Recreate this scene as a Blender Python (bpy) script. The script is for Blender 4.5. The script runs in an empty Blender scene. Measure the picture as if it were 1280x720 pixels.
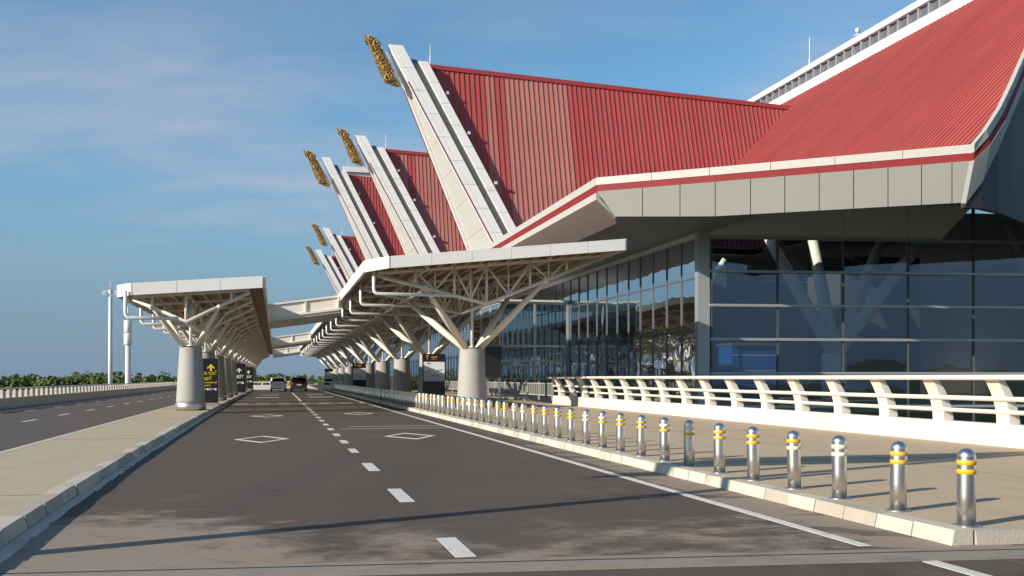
import bpy, math, random
from mathutils import Vector, Matrix, Quaternion
import numpy as np
random.seed(7)
rng = np.random.default_rng(11)
scn = bpy.context.scene
COL = scn.collection
PI = math.pi
F = 1200.0; HX, HY = 640.0, 472.0; EYE = 1.6
TH = math.atan2(295.0, 1200.0)
CT, ST = math.cos(TH), math.sin(TH)
KERB = 0.14

def W(u, v, z=0.0):
    return Vector((u * CT - v * ST, u * ST + v * CT, z))
def UV(x, y):
    return (x * CT + y * ST, -x * ST + y * CT)
def ray(px, py, Y):
    """point (u, v, z) of the place that lies Y metres ahead in the direction measured in the photograph"""
    x = (px - HX) / F * Y
    u, v = UV(x, Y)
    return Vector((u, v, EYE + (HY - py) / F * Y))

# ------------------------------------------------------------------ mesh collecting
class MB:
    def __init__(self):
        self.v = []; self.f = []; self.mi = []; self.sm = []; self.cur = 0
    def face(self, idx, smooth=False):
        self.f.append(tuple(idx)); self.mi.append(self.cur); self.sm.append(smooth)
    def hexa(self, p):
        b = len(self.v); self.v += [Vector(q) for q in p]
        for q in ((0, 3, 2, 1), (4, 5, 6, 7), (0, 1, 5, 4), (1, 2, 6, 5), (2, 3, 7, 6), (3, 0, 4, 7)):
            self.face([b + i for i in q])
        return self
    def box(self, x0, x1, y0, y1, z0, z1):
        return self.hexa([(x0, y0, z0), (x1, y0, z0), (x1, y1, z0), (x0, y1, z0), (x0, y0, z1), (x1, y0, z1), (x1, y1, z1), (x0, y1, z1)])
    def bar(self, p, q, w, h, up=(0, 0, 1)):
        p = Vector(p); q = Vector(q); d = (q - p).normalized(); up = Vector(up)
        s = d.cross(up)
        if s.length < 1e-4: s = d.cross(Vector((1, 0, 0)))
        s.normalize(); t = s.cross(d).normalized()
        s *= w / 2; t *= h / 2
        return self.hexa([p - s - t, p + s - t, p + s + t, p - s + t, q - s - t, q + s - t, q + s + t, q - s + t])
    def tube(self, pts, r, n=8, cap=True, r2=None):
        pts = [Vector(p) for p in pts]; b = len(self.v); m = len(pts)
        prev = None
        for i, p in enumerate(pts):
            if i == 0: d = pts[1] - p
            elif i == m - 1: d = p - pts[i - 1]
            else: d = (pts[i + 1] - p).normalized() + (p - pts[i - 1]).normalized()
            d.normalize()
            if prev is None:
                a = d.cross(Vector((0, 0, 1)))
                if a.length < 1e-3: a = d.cross(Vector((1, 0, 0)))
            else:
                a = prev - d * prev.dot(d)
            a.normalize(); prev = a; c = d.cross(a)
            rr = r if r2 is None else r + (r2 - r) * i / (m - 1)
            if isinstance(r, (list, tuple)): rr = r[i]
            for k in range(n):
                t = 2 * PI * k / n
                self.v.append(p + a * math.cos(t) * rr + c * math.sin(t) * rr)
        for i in range(m - 1):
            for k in range(n):
                k2 = (k + 1) % n
                self.face((b + i * n + k, b + i * n + k2, b + (i + 1) * n + k2, b + (i + 1) * n + k), True)
        if cap:
            self.face([b + k for k in reversed(range(n))]); self.face([b + (m - 1) * n + k for k in range(n)])
        return self
    def lathe(self, prof, n=20, c=(0, 0, 0), smooth=True):
        b = len(self.v); c = Vector(c)
        for (r, z) in prof:
            for k in range(n):
                t = 2 * PI * k / n
                self.v.append(c + Vector((r * math.cos(t), r * math.sin(t), z)))
        m = len(prof)
        for i in range(m - 1):
            for k in range(n):
                k2 = (k + 1) % n
                self.face((b + i * n + k, b + i * n + k2, b + (i + 1) * n + k2, b + (i + 1) * n + k), smooth)
        self.face([b + k for k in reversed(range(n))]); self.face([b + (m - 1) * n + k for k in range(n)])
        return self
    def prism(self, pts, ext):
        b = len(self.v); n = len(pts); ext = Vector(ext)
        self.v += [Vector(p) for p in pts] + [Vector(p) + ext for p in pts]
        self.face([b + i for i in reversed(range(n))]); self.face([b + n + i for i in range(n)])
        for i in range(n):
            j = (i + 1) % n
            self.face((b + i, b + j, b + n + j, b + n + i))
        return self
    def quad(self, *p):
        b = len(self.v); self.v += [Vector(q) for q in p]; self.face(range(b, b + len(p))); return self
    def blob(self, c, rx, ry, rz, n=8, m=6):
        prof = []
        b = len(self.v); c = Vector(c)
        for i in range(m + 1):
            a = -PI / 2 + PI * i / m
            for k in range(n):
                t = 2 * PI * k / n
                self.v.append(c + Vector((rx * math.cos(a) * math.cos(t), ry * math.cos(a) * math.sin(t), rz * math.sin(a))))
        for i in range(m):
            for k in range(n):
                k2 = (k + 1) % n
                self.face((b + i * n + k, b + i * n + k2, b + (i + 1) * n + k2, b + (i + 1) * n + k), True)
        return self
    def build(self, name, mats, parent=None, off=(0, 0, 0)):
        me = bpy.data.meshes.new(name)
        o_ = Vector(off)
        me.from_pydata([tuple(p - o_) for p in self.v], [], self.f)
        if not isinstance(mats, (list, tuple)): mats = [mats]
        for m in mats: me.materials.append(m)
        me.polygons.foreach_set('material_index', self.mi)
        me.polygons.foreach_set('use_smooth', self.sm)
        me.update()
        o = bpy.data.objects.new(name, me); COL.objects.link(o)
        if parent is not None: o.parent = parent
        else: o.rotation_euler.z = TH
        return o

def fix(o):
    import bmesh
    bm = bmesh.new(); bm.from_mesh(o.data)
    bmesh.ops.recalc_face_normals(bm, faces=bm.faces)
    bm.to_mesh(o.data); bm.free(); return o

def tag(o, label=None, cat=None, group=None, kind=None):
    if label: o['label'] = label
    if cat: o['category'] = cat
    if group: o['group'] = group
    if kind: o['kind'] = kind
    return o
def thing(name, label, cat, u=0, v=0, z=0, group=None, rot=0):
    o = bpy.data.objects.new(name, None); COL.objects.link(o)
    o.empty_display_size = 0.3
    o.location = W(u, v, z); o.rotation_euler.z = TH + rot
    return tag(o, label, cat, group)
def kids(o): return [c for c in bpy.data.objects if c.parent == o]
def copy_tree(o, parent=None):
    ch = kids(o)
    c = o.copy(); COL.objects.link(c)
    if parent is not None: c.parent = parent
    for k in ch: copy_tree(k, c)
    return c
def struct(mb, name, mat):
    return tag(mb.build(name, mat), kind='structure')

# ------------------------------------------------------------------ materials
def newmat(name):
    m = bpy.data.materials.new(name); m.use_nodes = True
    nt = m.node_tree; bs = nt.nodes['Principled BSDF']
    return m, nt, bs
def rgb(c): return (c[0], c[1], c[2], 1)
def mat(name, col, rough=0.6, metal=0.0, var=0.0, scale=3.0, bump=0.0, bscale=30.0, spec=0.5, dirt=None, dscale=0.6, dthr=0.55):
    m, nt, bs = newmat(name); L = nt.links
    bs.inputs['Base Color'].default_value = rgb(col); bs.inputs['Roughness'].default_value = rough
    bs.inputs['Metallic'].default_value = metal; bs.inputs['Specular IOR Level'].default_value = spec
    if var or bump or dirt:
        tc = nt.nodes.new('ShaderNodeNewGeometry')
        src = None
        if var:
            nz = nt.nodes.new('ShaderNodeTexNoise'); nz.inputs['Scale'].default_value = scale; nz.inputs['Detail'].default_value = 6
            nz.inputs['Roughness'].default_value = 0.65
            L.new(tc.outputs['Position'], nz.inputs['Vector'])
            mx = nt.nodes.new('ShaderNodeMix'); mx.data_type = 'RGBA'
            mx.inputs['A'].default_value = rgb([c * (1 - var) for c in col]); mx.inputs['B'].default_value = rgb([min(1, c * (1 + var)) for c in col])
            L.new(nz.outputs['Fac'], mx.inputs['Factor']); src = mx.outputs['Result']
        if dirt:
            nz = nt.nodes.new('ShaderNodeTexNoise'); nz.inputs['Scale'].default_value = dscale; nz.inputs['Detail'].default_value = 8
            nz.inputs['Roughness'].default_value = 0.7
            L.new(tc.outputs['Position'], nz.inputs['Vector'])
            mr = nt.nodes.new('ShaderNodeMapRange'); mr.inputs['From Min'].default_value = dthr; mr.inputs['From Max'].default_value = dthr + 0.2
            L.new(nz.outputs['Fac'], mr.inputs['Value'])
            mx = nt.nodes.new('ShaderNodeMix'); mx.data_type = 'RGBA'
            L.new(mr.outputs['Result'], mx.inputs['Factor'])
            if src: L.new(src, mx.inputs['A'])
            else: mx.inputs['A'].default_value = rgb(col)
            mx.inputs['B'].default_value = rgb(dirt); src = mx.outputs['Result']
        if src: L.new(src, bs.inputs['Base Color'])
        if bump:
            nz = nt.nodes.new('ShaderNodeTexNoise'); nz.inputs['Scale'].default_value = bscale; nz.inputs['Detail'].default_value = 5
            L.new(tc.outputs['Position'], nz.inputs['Vector'])
            bp = nt.nodes.new('ShaderNodeBump'); bp.inputs['Strength'].default_value = bump; bp.inputs['Distance'].default_value = 0.02
            L.new(nz.outputs['Fac'], bp.inputs['Height']); L.new(bp.outputs['Normal'], bs.inputs['Normal'])
    return m

def asphalt_mat():
    m, nt, bs = newmat('asphalt'); L = nt.links; N = nt.nodes.new
    geo = N('ShaderNodeNewGeometry')
    def noise(scale, detail=8, rough=0.65, stretch=None):
        nz = N('ShaderNodeTexNoise'); nz.inputs['Scale'].default_value = scale; nz.inputs['Detail'].default_value = detail; nz.inputs['Roughness'].default_value = rough
        if stretch:
            mp = N('ShaderNodeMapping'); mp.inputs['Rotation'].default_value = (0, 0, -TH); mp.inputs['Scale'].default_value = stretch
            L.new(geo.outputs['Position'], mp.inputs['Vector']); L.new(mp.outputs['Vector'], nz.inputs['Vector'])
        else: L.new(geo.outputs['Position'], nz.inputs['Vector'])
        return nz.outputs['Fac']
    def rng_(x, a, b, c=0.0, d=1.0):
        mr = N('ShaderNodeMapRange'); mr.inputs['From Min'].default_value = a; mr.inputs['From Max'].default_value = b
        mr.inputs['To Min'].default_value = c; mr.inputs['To Max'].default_value = d
        L.new(x, mr.inputs['Value']); return mr.outputs['Result']
    def mth(op, a, b):
        n = N('ShaderNodeMath'); n.operation = op
        for i, x in enumerate((a, b)):
            if isinstance(x, (int, float)): n.inputs[i].default_value = x
            else: L.new(x, n.inputs[i])
        return n.outputs[0]
    def mix(f, a, b):
        mx = N('ShaderNodeMix'); mx.data_type = 'RGBA'
        L.new(f, mx.inputs['Factor'])
        for k, x in (('A', a), ('B', b)):
            if isinstance(x, tuple): mx.inputs[k].default_value = rgb(x)
            else: L.new(x, mx.inputs[k])
        return mx.outputs['Result']
    c = mix(noise(0.35), (0.066, 0.052, 0.041), (0.100, 0.078, 0.060))
    c = mix(rng_(noise(60, 3, 0.7), 0.35, 0.75, 0, 0.55), c, (0.125, 0.10, 0.08))
    # tyre-worn lanes run along the road
    c = mix(rng_(noise(0.5, 4, 0.5, (1.0, 0.03, 1)), 0.48, 0.7, 0, 0.4), c, (0.054, 0.043, 0.036))
    # pale dust patches
    c = mix(rng_(noise(0.55, 9, 0.62, (1, 0.45, 1)), 0.60, 0.72, 0, 0.55), c, (0.16, 0.133, 0.11))
    # dust washed against the expansion joint at the bridge end and along the kerbs
    sep = N('ShaderNodeSeparateXYZ'); mp = N('ShaderNodeMapping'); mp.inputs['Rotation'].default_value = (0, 0, -TH)
    L.new(geo.outputs['Position'], mp.inputs['Vector']); L.new(mp.outputs['Vector'], sep.inputs['Vector'])
    v = sep.outputs['Y']; u = sep.outputs['X']
    sw = N('ShaderNodeSeparateXYZ'); L.new(geo.outputs['Position'], sw.inputs['Vector'])
    near = rng_(sw.outputs['Y'], 8.4, 13.0, 0.40, -0.1)
    left_d = mth('MULTIPLY', rng_(u, 0.6, -1.2, 0.0, 0.22), rng_(sw.outputs['Y'], 8.4, 14.5, 1.0, 0.0))
    wash = mth('MULTIPLY', rng_(u, 5.35, 5.75, 0.0, 0.40), rng_(sw.outputs['Y'], 12, 40, 1.0, 0.15))
    edge_r = mth('MULTIPLY', rng_(u, 3.3, 6.2, 0.0, 0.26), rng_(sw.outputs['Y'], 9, 22, 1.0, 0.12))
    mud = mth('ADD', mth('ADD', mth('ADD', noise(0.9, 10, 0.72, (1, 1.7, 1)), near), edge_r), mth('ADD', left_d, wash))
    past = rng_(mth('ADD', sw.outputs['Y'], mth('MULTIPLY', sw.outputs['X'], -0.12)), 8.15, 8.4, 0.0, 1.0)
    mudf = mth('MULTIPLY', mth('MULTIPLY', rng_(mud, 0.66, 0.84, 0, 1.0), rng_(mth('ADD', noise(1.3, 12, 0.74, (0.9, 1.2, 1)), mth('ADD', mth('MULTIPLY', left_d, 0.8), mth('MULTIPLY', wash, 0.4))), 0.44, 0.60, 0.06, 1.0)), past)
    c = mix(mudf, c, (0.27, 0.21, 0.155))
    c = mix(mth('MULTIPLY', mudf, rng_(noise(22.0, 6, 0.85), 0.54, 0.66, 0, 0.75)), c, (0.40, 0.33, 0.25))
    # damp blotches
    wet = mth('ADD', mth('ADD', noise(1.0, 9, 0.68, (0.6, 1.5, 1)), mth('MULTIPLY', near, -0.05)), mth('MULTIPLY', edge_r, 0.45))
    wetf = rng_(wet, 0.63, 0.67, 0, 0.75)
    c = mix(wetf, c, (0.026, 0.022, 0.020))
    # rough gritty line of dirt hugging the low kerb
    el = rng_(u, -2.25, -2.75, 0.0, 0.35)
    grit = mth('ADD', noise(3.0, 8, 0.75), el)
    c = mix(rng_(grit, 0.72, 0.86, 0, 0.5), c, (0.11, 0.095, 0.08))
    L.new(c, bs.inputs['Base Color'])
    L.new(rng_(wet, 0.62, 0.68, 0.82, 0.5), bs.inputs['Roughness'])
    bs.inputs['Specular IOR Level'].default_value = 0.3
    bp = N('ShaderNodeBump'); bp.inputs['Strength'].default_value = 0.35; bp.inputs['Distance'].default_value = 0.01
    L.new(noise(90, 3, 0.7), bp.inputs['Height']); L.new(bp.outputs['Normal'], bs.inputs['Normal'])
    return m

def paint_mat():
    m, nt, bs = newmat('road_paint'); L = nt.links
    geo = nt.nodes.new('ShaderNodeNewGeometry')
    nz = nt.nodes.new('ShaderNodeTexNoise'); nz.inputs['Scale'].default_value = 7; nz.inputs['Detail'].default_value = 10; nz.inputs['Roughness'].default_value = 0.75
    L.new(geo.outputs['Position'], nz.inputs['Vector'])
    mr = nt.nodes.new('ShaderNodeMapRange'); mr.inputs['From Min'].default_value = 0.52; mr.inputs['From Max'].default_value = 0.75
    L.new(nz.outputs['Fac'], mr.inputs['Value'])
    mx = nt.nodes.new('ShaderNodeMix'); mx.data_type = 'RGBA'
    mx.inputs['A'].default_value = (0.62, 0.59, 0.53, 1); mx.inputs['B'].default_value = (0.25, 0.22, 0.19, 1)
    L.new(mr.outputs['Result'], mx.inputs['Factor']); L.new(mx.outputs['Result'], bs.inputs['Base Color'])
    bs.inputs['Roughness'].default_value = 0.7
    return m

def glass_mat(name, tint, refl, face_fac, rough=0.015, wob=0.02):
    m, nt, bs = newmat(name); L = nt.links; N = nt.nodes.new
    nt.nodes.remove(bs); out = nt.nodes['Material Output']
    tr = N('ShaderNodeBsdfTransparent'); tr.inputs['Color'].default_value = rgb(tint)
    gl = N('ShaderNodeBsdfGlossy'); gl.inputs['Color'].default_value = rgb(refl); gl.inputs['Roughness'].default_value = rough
    geo = N('ShaderNodeNewGeometry'); nz = N('ShaderNodeTexNoise'); nz.inputs['Scale'].default_value = 0.5; nz.inputs['Detail'].default_value = 2
    L.new(geo.outputs['Position'], nz.inputs['Vector'])
    bp = N('ShaderNodeBump'); bp.inputs['Strength'].default_value = wob; bp.inputs['Distance'].default_value = 0.3
    L.new(nz.outputs['Fac'], bp.inputs['Height']); L.new(bp.outputs['Normal'], gl.inputs['Normal'])
    lw = N('ShaderNodeLayerWeight'); lw.inputs['Blend'].default_value = 0.35
    mr = N('ShaderNodeMapRange'); mr.inputs['To Min'].default_value = face_fac; mr.inputs['To Max'].default_value = 1.0
    L.new(lw.outputs['Fresnel'], mr.inputs['Value'])
    mx = N('ShaderNodeMixShader'); L.new(mr.outputs['Result'], mx.inputs['Fac'])
    L.new(tr.outputs[0], mx.inputs[1]); L.new(gl.outputs[0], mx.inputs[2]); L.new(mx.outputs[0], out.inputs['Surface'])
    return m

def red_roof_mat(name='red_roof', c0=(0.36, 0.052, 0.05), c1=(0.40, 0.17, 0.14)):
    """ standing seam sheets: each run of sheets has faded by its own amount """
    m, nt, bs = newmat(name); L = nt.links; N = nt.nodes.new
    geo = N('ShaderNodeNewGeometry'); mp = N('ShaderNodeMapping'); mp.inputs['Rotation'].default_value = (0, 0, -TH)
    L.new(geo.outputs['Position'], mp.inputs['Vector'])
    at = N('ShaderNodeAttribute'); at.attribute_name = 'fade'
    nz = N('ShaderNodeTexNoise'); nz.inputs['Scale'].default_value = 0.25; nz.inputs['Detail'].default_value = 6
    L.new(geo.outputs['Position'], nz.inputs['Vector'])
    mr = N('ShaderNodeMapRange'); mr.inputs['From Min'].default_value = 0.3; mr.inputs['From Max'].default_value = 0.7; mr.inputs['To Min'].default_value = 0.92; mr.inputs['To Max'].default_value = 1.06
    L.new(nz.outputs['Fac'], mr.inputs['Value'])
    mx = N('ShaderNodeMix'); mx.data_type = 'RGBA'; mx.inputs['A'].default_value = rgb(c0); mx.inputs['B'].default_value = rgb(c1)
    L.new(at.outputs['Fac'], mx.inputs['Factor'])
    m2 = N('ShaderNodeMix'); m2.data_type = 'RGBA'; m2.blend_type = 'MULTIPLY'; m2.inputs['Factor'].default_value = 1.0
    L.new(mx.outputs['Result'], m2.inputs['A']); L.new(mr.outputs['Result'], m2.inputs['B'])
    L.new(m2.outputs['Result'], bs.inputs['Base Color'])
    bs.inputs['Roughness'].default_value = 0.45; bs.inputs['Specular IOR Level'].default_value = 0.4
    return m
def set_fade(o, vals):
    a = o.data.attributes.new('fade', 'FLOAT', 'FACE'); a.data.foreach_set('value', vals)

M = {}
M['asphalt'] = asphalt_mat(); M['paint'] = paint_mat()
M['paving'] = mat('paving', (0.45, 0.35, 0.235), 0.9, var=0.16, scale=1.6, bump=0.2, bscale=60, spec=0.2, dirt=(0.32, 0.25, 0.17), dscale=0.9, dthr=0.6)
M['median'] = mat('median_paving', (0.43, 0.355, 0.245), 0.9, var=0.15, scale=1.2, bump=0.2, bscale=60, spec=0.2, dirt=(0.33, 0.27, 0.19), dscale=0.8, dthr=0.62)
M['kerb'] = mat('kerb_white', (0.50, 0.455, 0.37), 0.8, var=0.16, scale=1.2, bump=0.3, bscale=40, dirt=(0.27, 0.235, 0.185), dscale=2.2, dthr=0.54)
M['kerb_grey'] = mat('kerb_grey', (0.38, 0.335, 0.27), 0.85, var=0.2, scale=1.5, bump=0.3, bscale=40, dirt=(0.44, 0.42, 0.38), dscale=1.6, dthr=0.56)
M['joint'] = mat('joint_concrete', (0.24, 0.205, 0.165), 0.85, var=0.2, scale=2.5, bump=0.3, dirt=(0.13, 0.105, 0.085), dscale=1.5, dthr=0.55)
M['rubber'] = mat('black_rubber', (0.02, 0.02, 0.022), 0.6)
M['rubber_dust'] = mat('joint_dirt', (0.17, 0.135, 0.095), 0.9, var=0.4, scale=3)
M['concrete'] = mat('column_concrete', (0.33, 0.32, 0.295), 0.75, var=0.10, scale=1.1, bump=0.15, bscale=25, dirt=(0.27, 0.255, 0.225), dscale=0.7, dthr=0.55)
M['steel'] = mat('brushed_steel', (0.68, 0.65, 0.61), 0.33, 1.0, var=0.14, scale=9, bump=0.06, bscale=120)
M['collar'] = mat('collar_steel', (0.55, 0.54, 0.52), 0.42, 1.0, var=0.1, scale=6)
M['band_y'] = mat('yellow_reflective', (0.75, 0.40, 0.015), 0.4, var=0.1, scale=9)
M['band_p'] = mat('pale_reflective', (0.75, 0.66, 0.42), 0.4, var=0.1, scale=9)
M['white_rail'] = mat('cream_paint', (0.66, 0.61, 0.52), 0.5, var=0.05, scale=1.5, dirt=(0.50, 0.45, 0.37), dscale=1.8, dthr=0.6)
M['fascia'] = mat('fascia_panel', (0.74, 0.72, 0.68), 0.35, var=0.05, scale=0.8, dirt=(0.62, 0.60, 0.55), dscale=0.5, dthr=0.62)
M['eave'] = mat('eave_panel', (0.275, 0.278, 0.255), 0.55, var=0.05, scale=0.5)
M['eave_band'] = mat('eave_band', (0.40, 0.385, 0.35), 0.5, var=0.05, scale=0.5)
M['stripe'] = mat('red_stripe', (0.20, 0.018, 0.02), 0.6, spec=0.2, var=0.06, scale=0.6)
M['pink'] = mat('pink_soffit', (0.50, 0.40, 0.375), 0.5, var=0.05, scale=0.6)
M['truss'] = mat('truss_paint', (0.74, 0.68, 0.58), 0.45, var=0.06, scale=1.0)
M['deck'] = mat('canopy_deck', (0.25, 0.17, 0.11), 0.6, var=0.15, scale=0.6)
M['purlin'] = mat('purlin_paint', (0.42, 0.32, 0.22), 0.5, var=0.08, scale=1.0)
M['barge'] = mat('barge_white', (0.70, 0.695, 0.675), 0.4, var=0.07, scale=1.0, dirt=(0.45, 0.43, 0.39), dscale=0.6, dthr=0.57)
M['gutter'] = mat('gutter_grey', (0.16, 0.155, 0.15), 0.5, var=0.1)
M['panel_w'] = mat('gable_panel', (0.52, 0.51, 0.475), 0.4, var=0.05, scale=0.4)
M['gold'] = mat('gold_leaf', (0.30, 0.185, 0.06), 0.55, 0.2, var=0.4, scale=2.2, bump=0.8, bscale=5)
M['red'] = red_roof_mat(); M['red_cap'] = mat('red_cap', (0.33, 0.042, 0.042), 0.45)
M['red_main'] = red_roof_mat('red_main', (0.36, 0.072, 0.066), (0.40, 0.10, 0.088))
M['flat'] = mat('flat_roof', (0.3, 0.29, 0.27), 0.8, var=0.1)
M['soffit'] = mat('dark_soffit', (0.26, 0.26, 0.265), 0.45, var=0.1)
M['grey_panel'] = mat('grey_cladding', (0.58, 0.58, 0.58), 0.4, var=0.06)
M['shade_wall'] = mat('shade_near_black', (0.030, 0.023, 0.021), 0.6, var=0.2, scale=0.4)  # near-black base colour carries the shade of the gable end
M['mullion'] = mat('mullion_alu', (0.42, 0.43, 0.43), 0.35, 0.5, var=0.05)
M['mullion_s'] = mat('mullion_grey', (0.17, 0.175, 0.18), 0.4, 0.3)
M['mullion_d'] = mat('mullion_dark', (0.10, 0.105, 0.11), 0.4, 0.3)
M['glass_f'] = glass_mat('front_glass', (0.78, 0.82, 0.85), (0.55, 0.66, 0.80), 0.15, wob=0.03)
M['glass_s'] = glass_mat('side_glass', (0.36, 0.40, 0.42), (0.62, 0.68, 0.72), 0.10, wob=0.06)
M['glass_v'] = glass_mat('clear_glass', (0.38, 0.43, 0.45), (0.75, 0.8, 0.83), 0.14, wob=0.03)
M['louvre'] = mat('louvre_grey', (0.13, 0.14, 0.16), 0.4, 0.3)
M['floor_in'] = mat('interior_floor', (0.48, 0.46, 0.43), 0.4)
M['wall_in'] = mat('interior_wall', (0.42, 0.41, 0.39), 0.7, var=0.2, scale=0.2)
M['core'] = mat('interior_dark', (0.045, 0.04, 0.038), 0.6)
M['tree_col'] = mat('branch_column', (0.80, 0.79, 0.70), 0.4)
M['blue'] = mat('kiosk_blue', (0.02, 0.11, 0.38), 0.5)
M['white'] = mat('white_paint', (0.72, 0.72, 0.70), 0.4, var=0.04)
M['grey_light'] = mat('pale_grey_paint', (0.55, 0.58, 0.60), 0.4)
M['sign'] = mat('sign_black', (0.014, 0.014, 0.018), 0.3)
M['sign_y'] = mat('sign_yellow', (0.80, 0.58, 0.02), 0.5)
M['sign_w'] = mat('sign_white', (0.70, 0.70, 0.66), 0.5)
M['orange'] = mat('sign_orange', (0.62, 0.22, 0.015), 0.5)
M['poster'] = mat('poster_white', (0.80, 0.81, 0.82), 0.4, var=0.08, scale=1.3)
M['poster_g'] = mat('poster_grey', (0.50, 0.52, 0.54), 0.4)
M['fence'] = mat('fence_metal', (0.42, 0.42, 0.38), 0.5, 0.3)
M['car_w'] = mat('car_white', (0.86, 0.85, 0.82), 0.3); M['car_d'] = mat('car_dark', (0.03, 0.028, 0.027), 0.25)
M['car_glass'] = mat('car_glass', (0.012, 0.013, 0.016), 0.08)
M['tyre'] = mat('tyre', (0.02, 0.02, 0.02), 0.85); M['rim'] = mat('rim', (0.45, 0.45, 0.46), 0.3, 0.9)
M['lamp_red'] = mat('tail_lamp', (0.55, 0.03, 0.02), 0.2); M['plate'] = mat('number_plate', (0.6, 0.6, 0.58), 0.5)
M['trim'] = mat('black_trim', (0.025, 0.025, 0.026), 0.6)
M['grass'] = mat('terrain_grass', (0.07, 0.085, 0.03), 0.95, var=0.4, scale=0.05)
def leaf_mat():
    m, nt, bs = newmat('wood_leaves'); L = nt.links
    at = nt.nodes.new('ShaderNodeAttribute'); at.attribute_name = 'tint'
    cr = nt.nodes.new('ShaderNodeValToRGB'); cr.color_ramp.elements[0].color = (0.035, 0.065, 0.02, 1); cr.color_ramp.elements[1].color = (0.17, 0.19, 0.05, 1)
    e = cr.color_ramp.elements.new(0.5); e.color = (0.085, 0.12, 0.032, 1)
    L.new(at.outputs['Fac'], cr.inputs['Fac']); L.new(cr.outputs['Color'], bs.inputs['Base Color'])
    bs.inputs['Roughness'].default_value = 0.8; bs.inputs['Specular IOR Level'].default_value = 0.2
    return m
M['leaf'] = leaf_mat(); M['bark'] = mat('bark', (0.12, 0.09, 0.06), 0.9)

# ------------------------------------------------------------------ the setting: ground, road, kerbs, paint
g = MB(); g.box(-6000, 6000, -6000, 6000, -6.5, -6.0); struct(g, 'terrain', M['grass'])
RL = -14.6
r = MB(); r.box(RL, 6.25, -45, 270, -1.2, 0.0); struct(r, 'road', M['asphalt'])

def u_left(v):
    pts = [(-45, -2.25), (7, -2.38), (12, -2.55), (20, -2.70), (40, -2.85), (270, -2.85)]
    for (a, ua), (b, ub) in zip(pts, pts[1:]):
        if v <= b: return ua + (ub - ua) * (v - a) / (b - a)
    return -2.85
# front edge of the bridge deck: the line of the expansion joint, measured on the ground
def joint_pt(px, py, z=0.0):
    Y = F * (EYE - z) / (py - HY); return ray(px, py, Y)
# median between the two carriageways
vs = [-45, 0, 7, 12, 16, 20, 30, 40, 60, 100, 150, 270]
mb = MB()
for a, b in zip(vs, vs[1:]):
    x0, x1 = u_left(a) - 0.26, u_left(b) - 0.26
    mb.hexa([(-5.1, a, 0.002), (x0, a, 0.002), (x1, b, 0.002), (-5.1, b, 0.002), (-5.1, a, KERB), (x0, a, KERB), (x1, b, KERB), (-5.1, b, KERB)])
struct(mb, 'median_pavement', M['median'])
kb = MB()
vv = -10.0
while vv < 130:
    ln = 1.0; a, b = vv + 0.012, vv + ln - 0.012
    dz = random.uniform(-0.006, 0.006); du = random.uniform(-0.012, 0.012)
    x0, x1 = u_left(a) + du, u_left(b) + du
    kb.cur = 1 if random.random() < 0.6 else 0
    kb.hexa([(x0 - 0.25, a, 0.003), (x0, a, 0.003), (x1, b, 0.003), (x1 - 0.25, b, 0.003), (x0 - 0.25, a, KERB + 0.012 + dz), (x0 - 0.045, a, KERB + 0.012 + dz), (x1 - 0.045, b, KERB + 0.012 + dz), (x1 - 0.25, b, KERB + 0.012 + dz)])
    vv += ln
kb.cur = 0
kb.box(-5.27, -5.10, -45, 270, 0.003, KERB + 0.004)
# low gutter slabs at the foot of the median kerb
gt = MB()
vv = -10.0
while vv < 60:
    a, b = vv, vv + 0.5
    x0, x1 = u_left(a) + 0.015, u_left(b) + 0.015
    gt.hexa([(x0, a, 0.001), (x0 + random.uniform(.10, .15), a, 0.001), (x1 + random.uniform(.10, .15), b, 0.001), (x1, b, 0.001), (x0, a, 0.022), (x0 + random.uniform(.07, .11), a, 0.012), (x1 + random.uniform(.07, .11), b, 0.012), (x1, b, 0.022)])
    vv += 0.5
struct(gt, 'gutter', M['kerb'])
struct(kb, 'median_kerb', [M['kerb'], M['kerb_grey']])

# right-hand pavement: its near end is cut square where the kerb turns
cor = joint_pt(1187, 683, 0.0); cor_far = joint_pt(1290, 680, 0.0)
v_c = cor.y
def end_v(u):    # near end of the pavement as u grows
    return v_c + (u - cor.x) * (cor_far.y - cor.y) / (cor_far.x - cor.x)
mb = MB()
us, ue = 6.47, 15.3
mb.hexa([(us, end_v(us) + 0.22, 0.004), (ue, end_v(ue) + 0.22, 0.004), (ue, 230, 0.004), (us, 230, 0.004),
         (us, end_v(us) + 0.22, KERB), (ue, end_v(ue) + 0.22, KERB), (ue, 230, KERB), (us, 230, KERB)])
mb.hexa([(6.25, -45, -1.2), (ue, -45, -1.2), (ue, 230, -1.2), (6.25, 230, -1.2), (6.25, -45, 0), (ue, -45, 0), (ue, 230, 0), (6.25, 230, 0)])
struct(mb, 'pavement', M['paving'])
kb = MB(); vv = v_c
while vv < 128:
    a, b = vv + (0.0 if vv == v_c else 0.008), vv + 0.6 - 0.006
    dz = random.uniform(-0.005, 0.005); du = random.uniform(-0.010, 0.010)
    kb.cur = 1 if random.random() < 0.10 else 0
    kb.hexa([(6.22 + du, a, 0.003), (6.46, a, 0.003), (6.46, b, 0.003), (6.22 + du, b, 0.003), (6.25 + du, a, KERB + 0.01 + dz), (6.46, a, KERB + 0.01 + dz), (6.46, b, KERB + 0.01 + dz), (6.25 + du, b, KERB + 0.01 + dz)])
    vv += 0.6
uu = 6.48; kb.cur = 1
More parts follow.
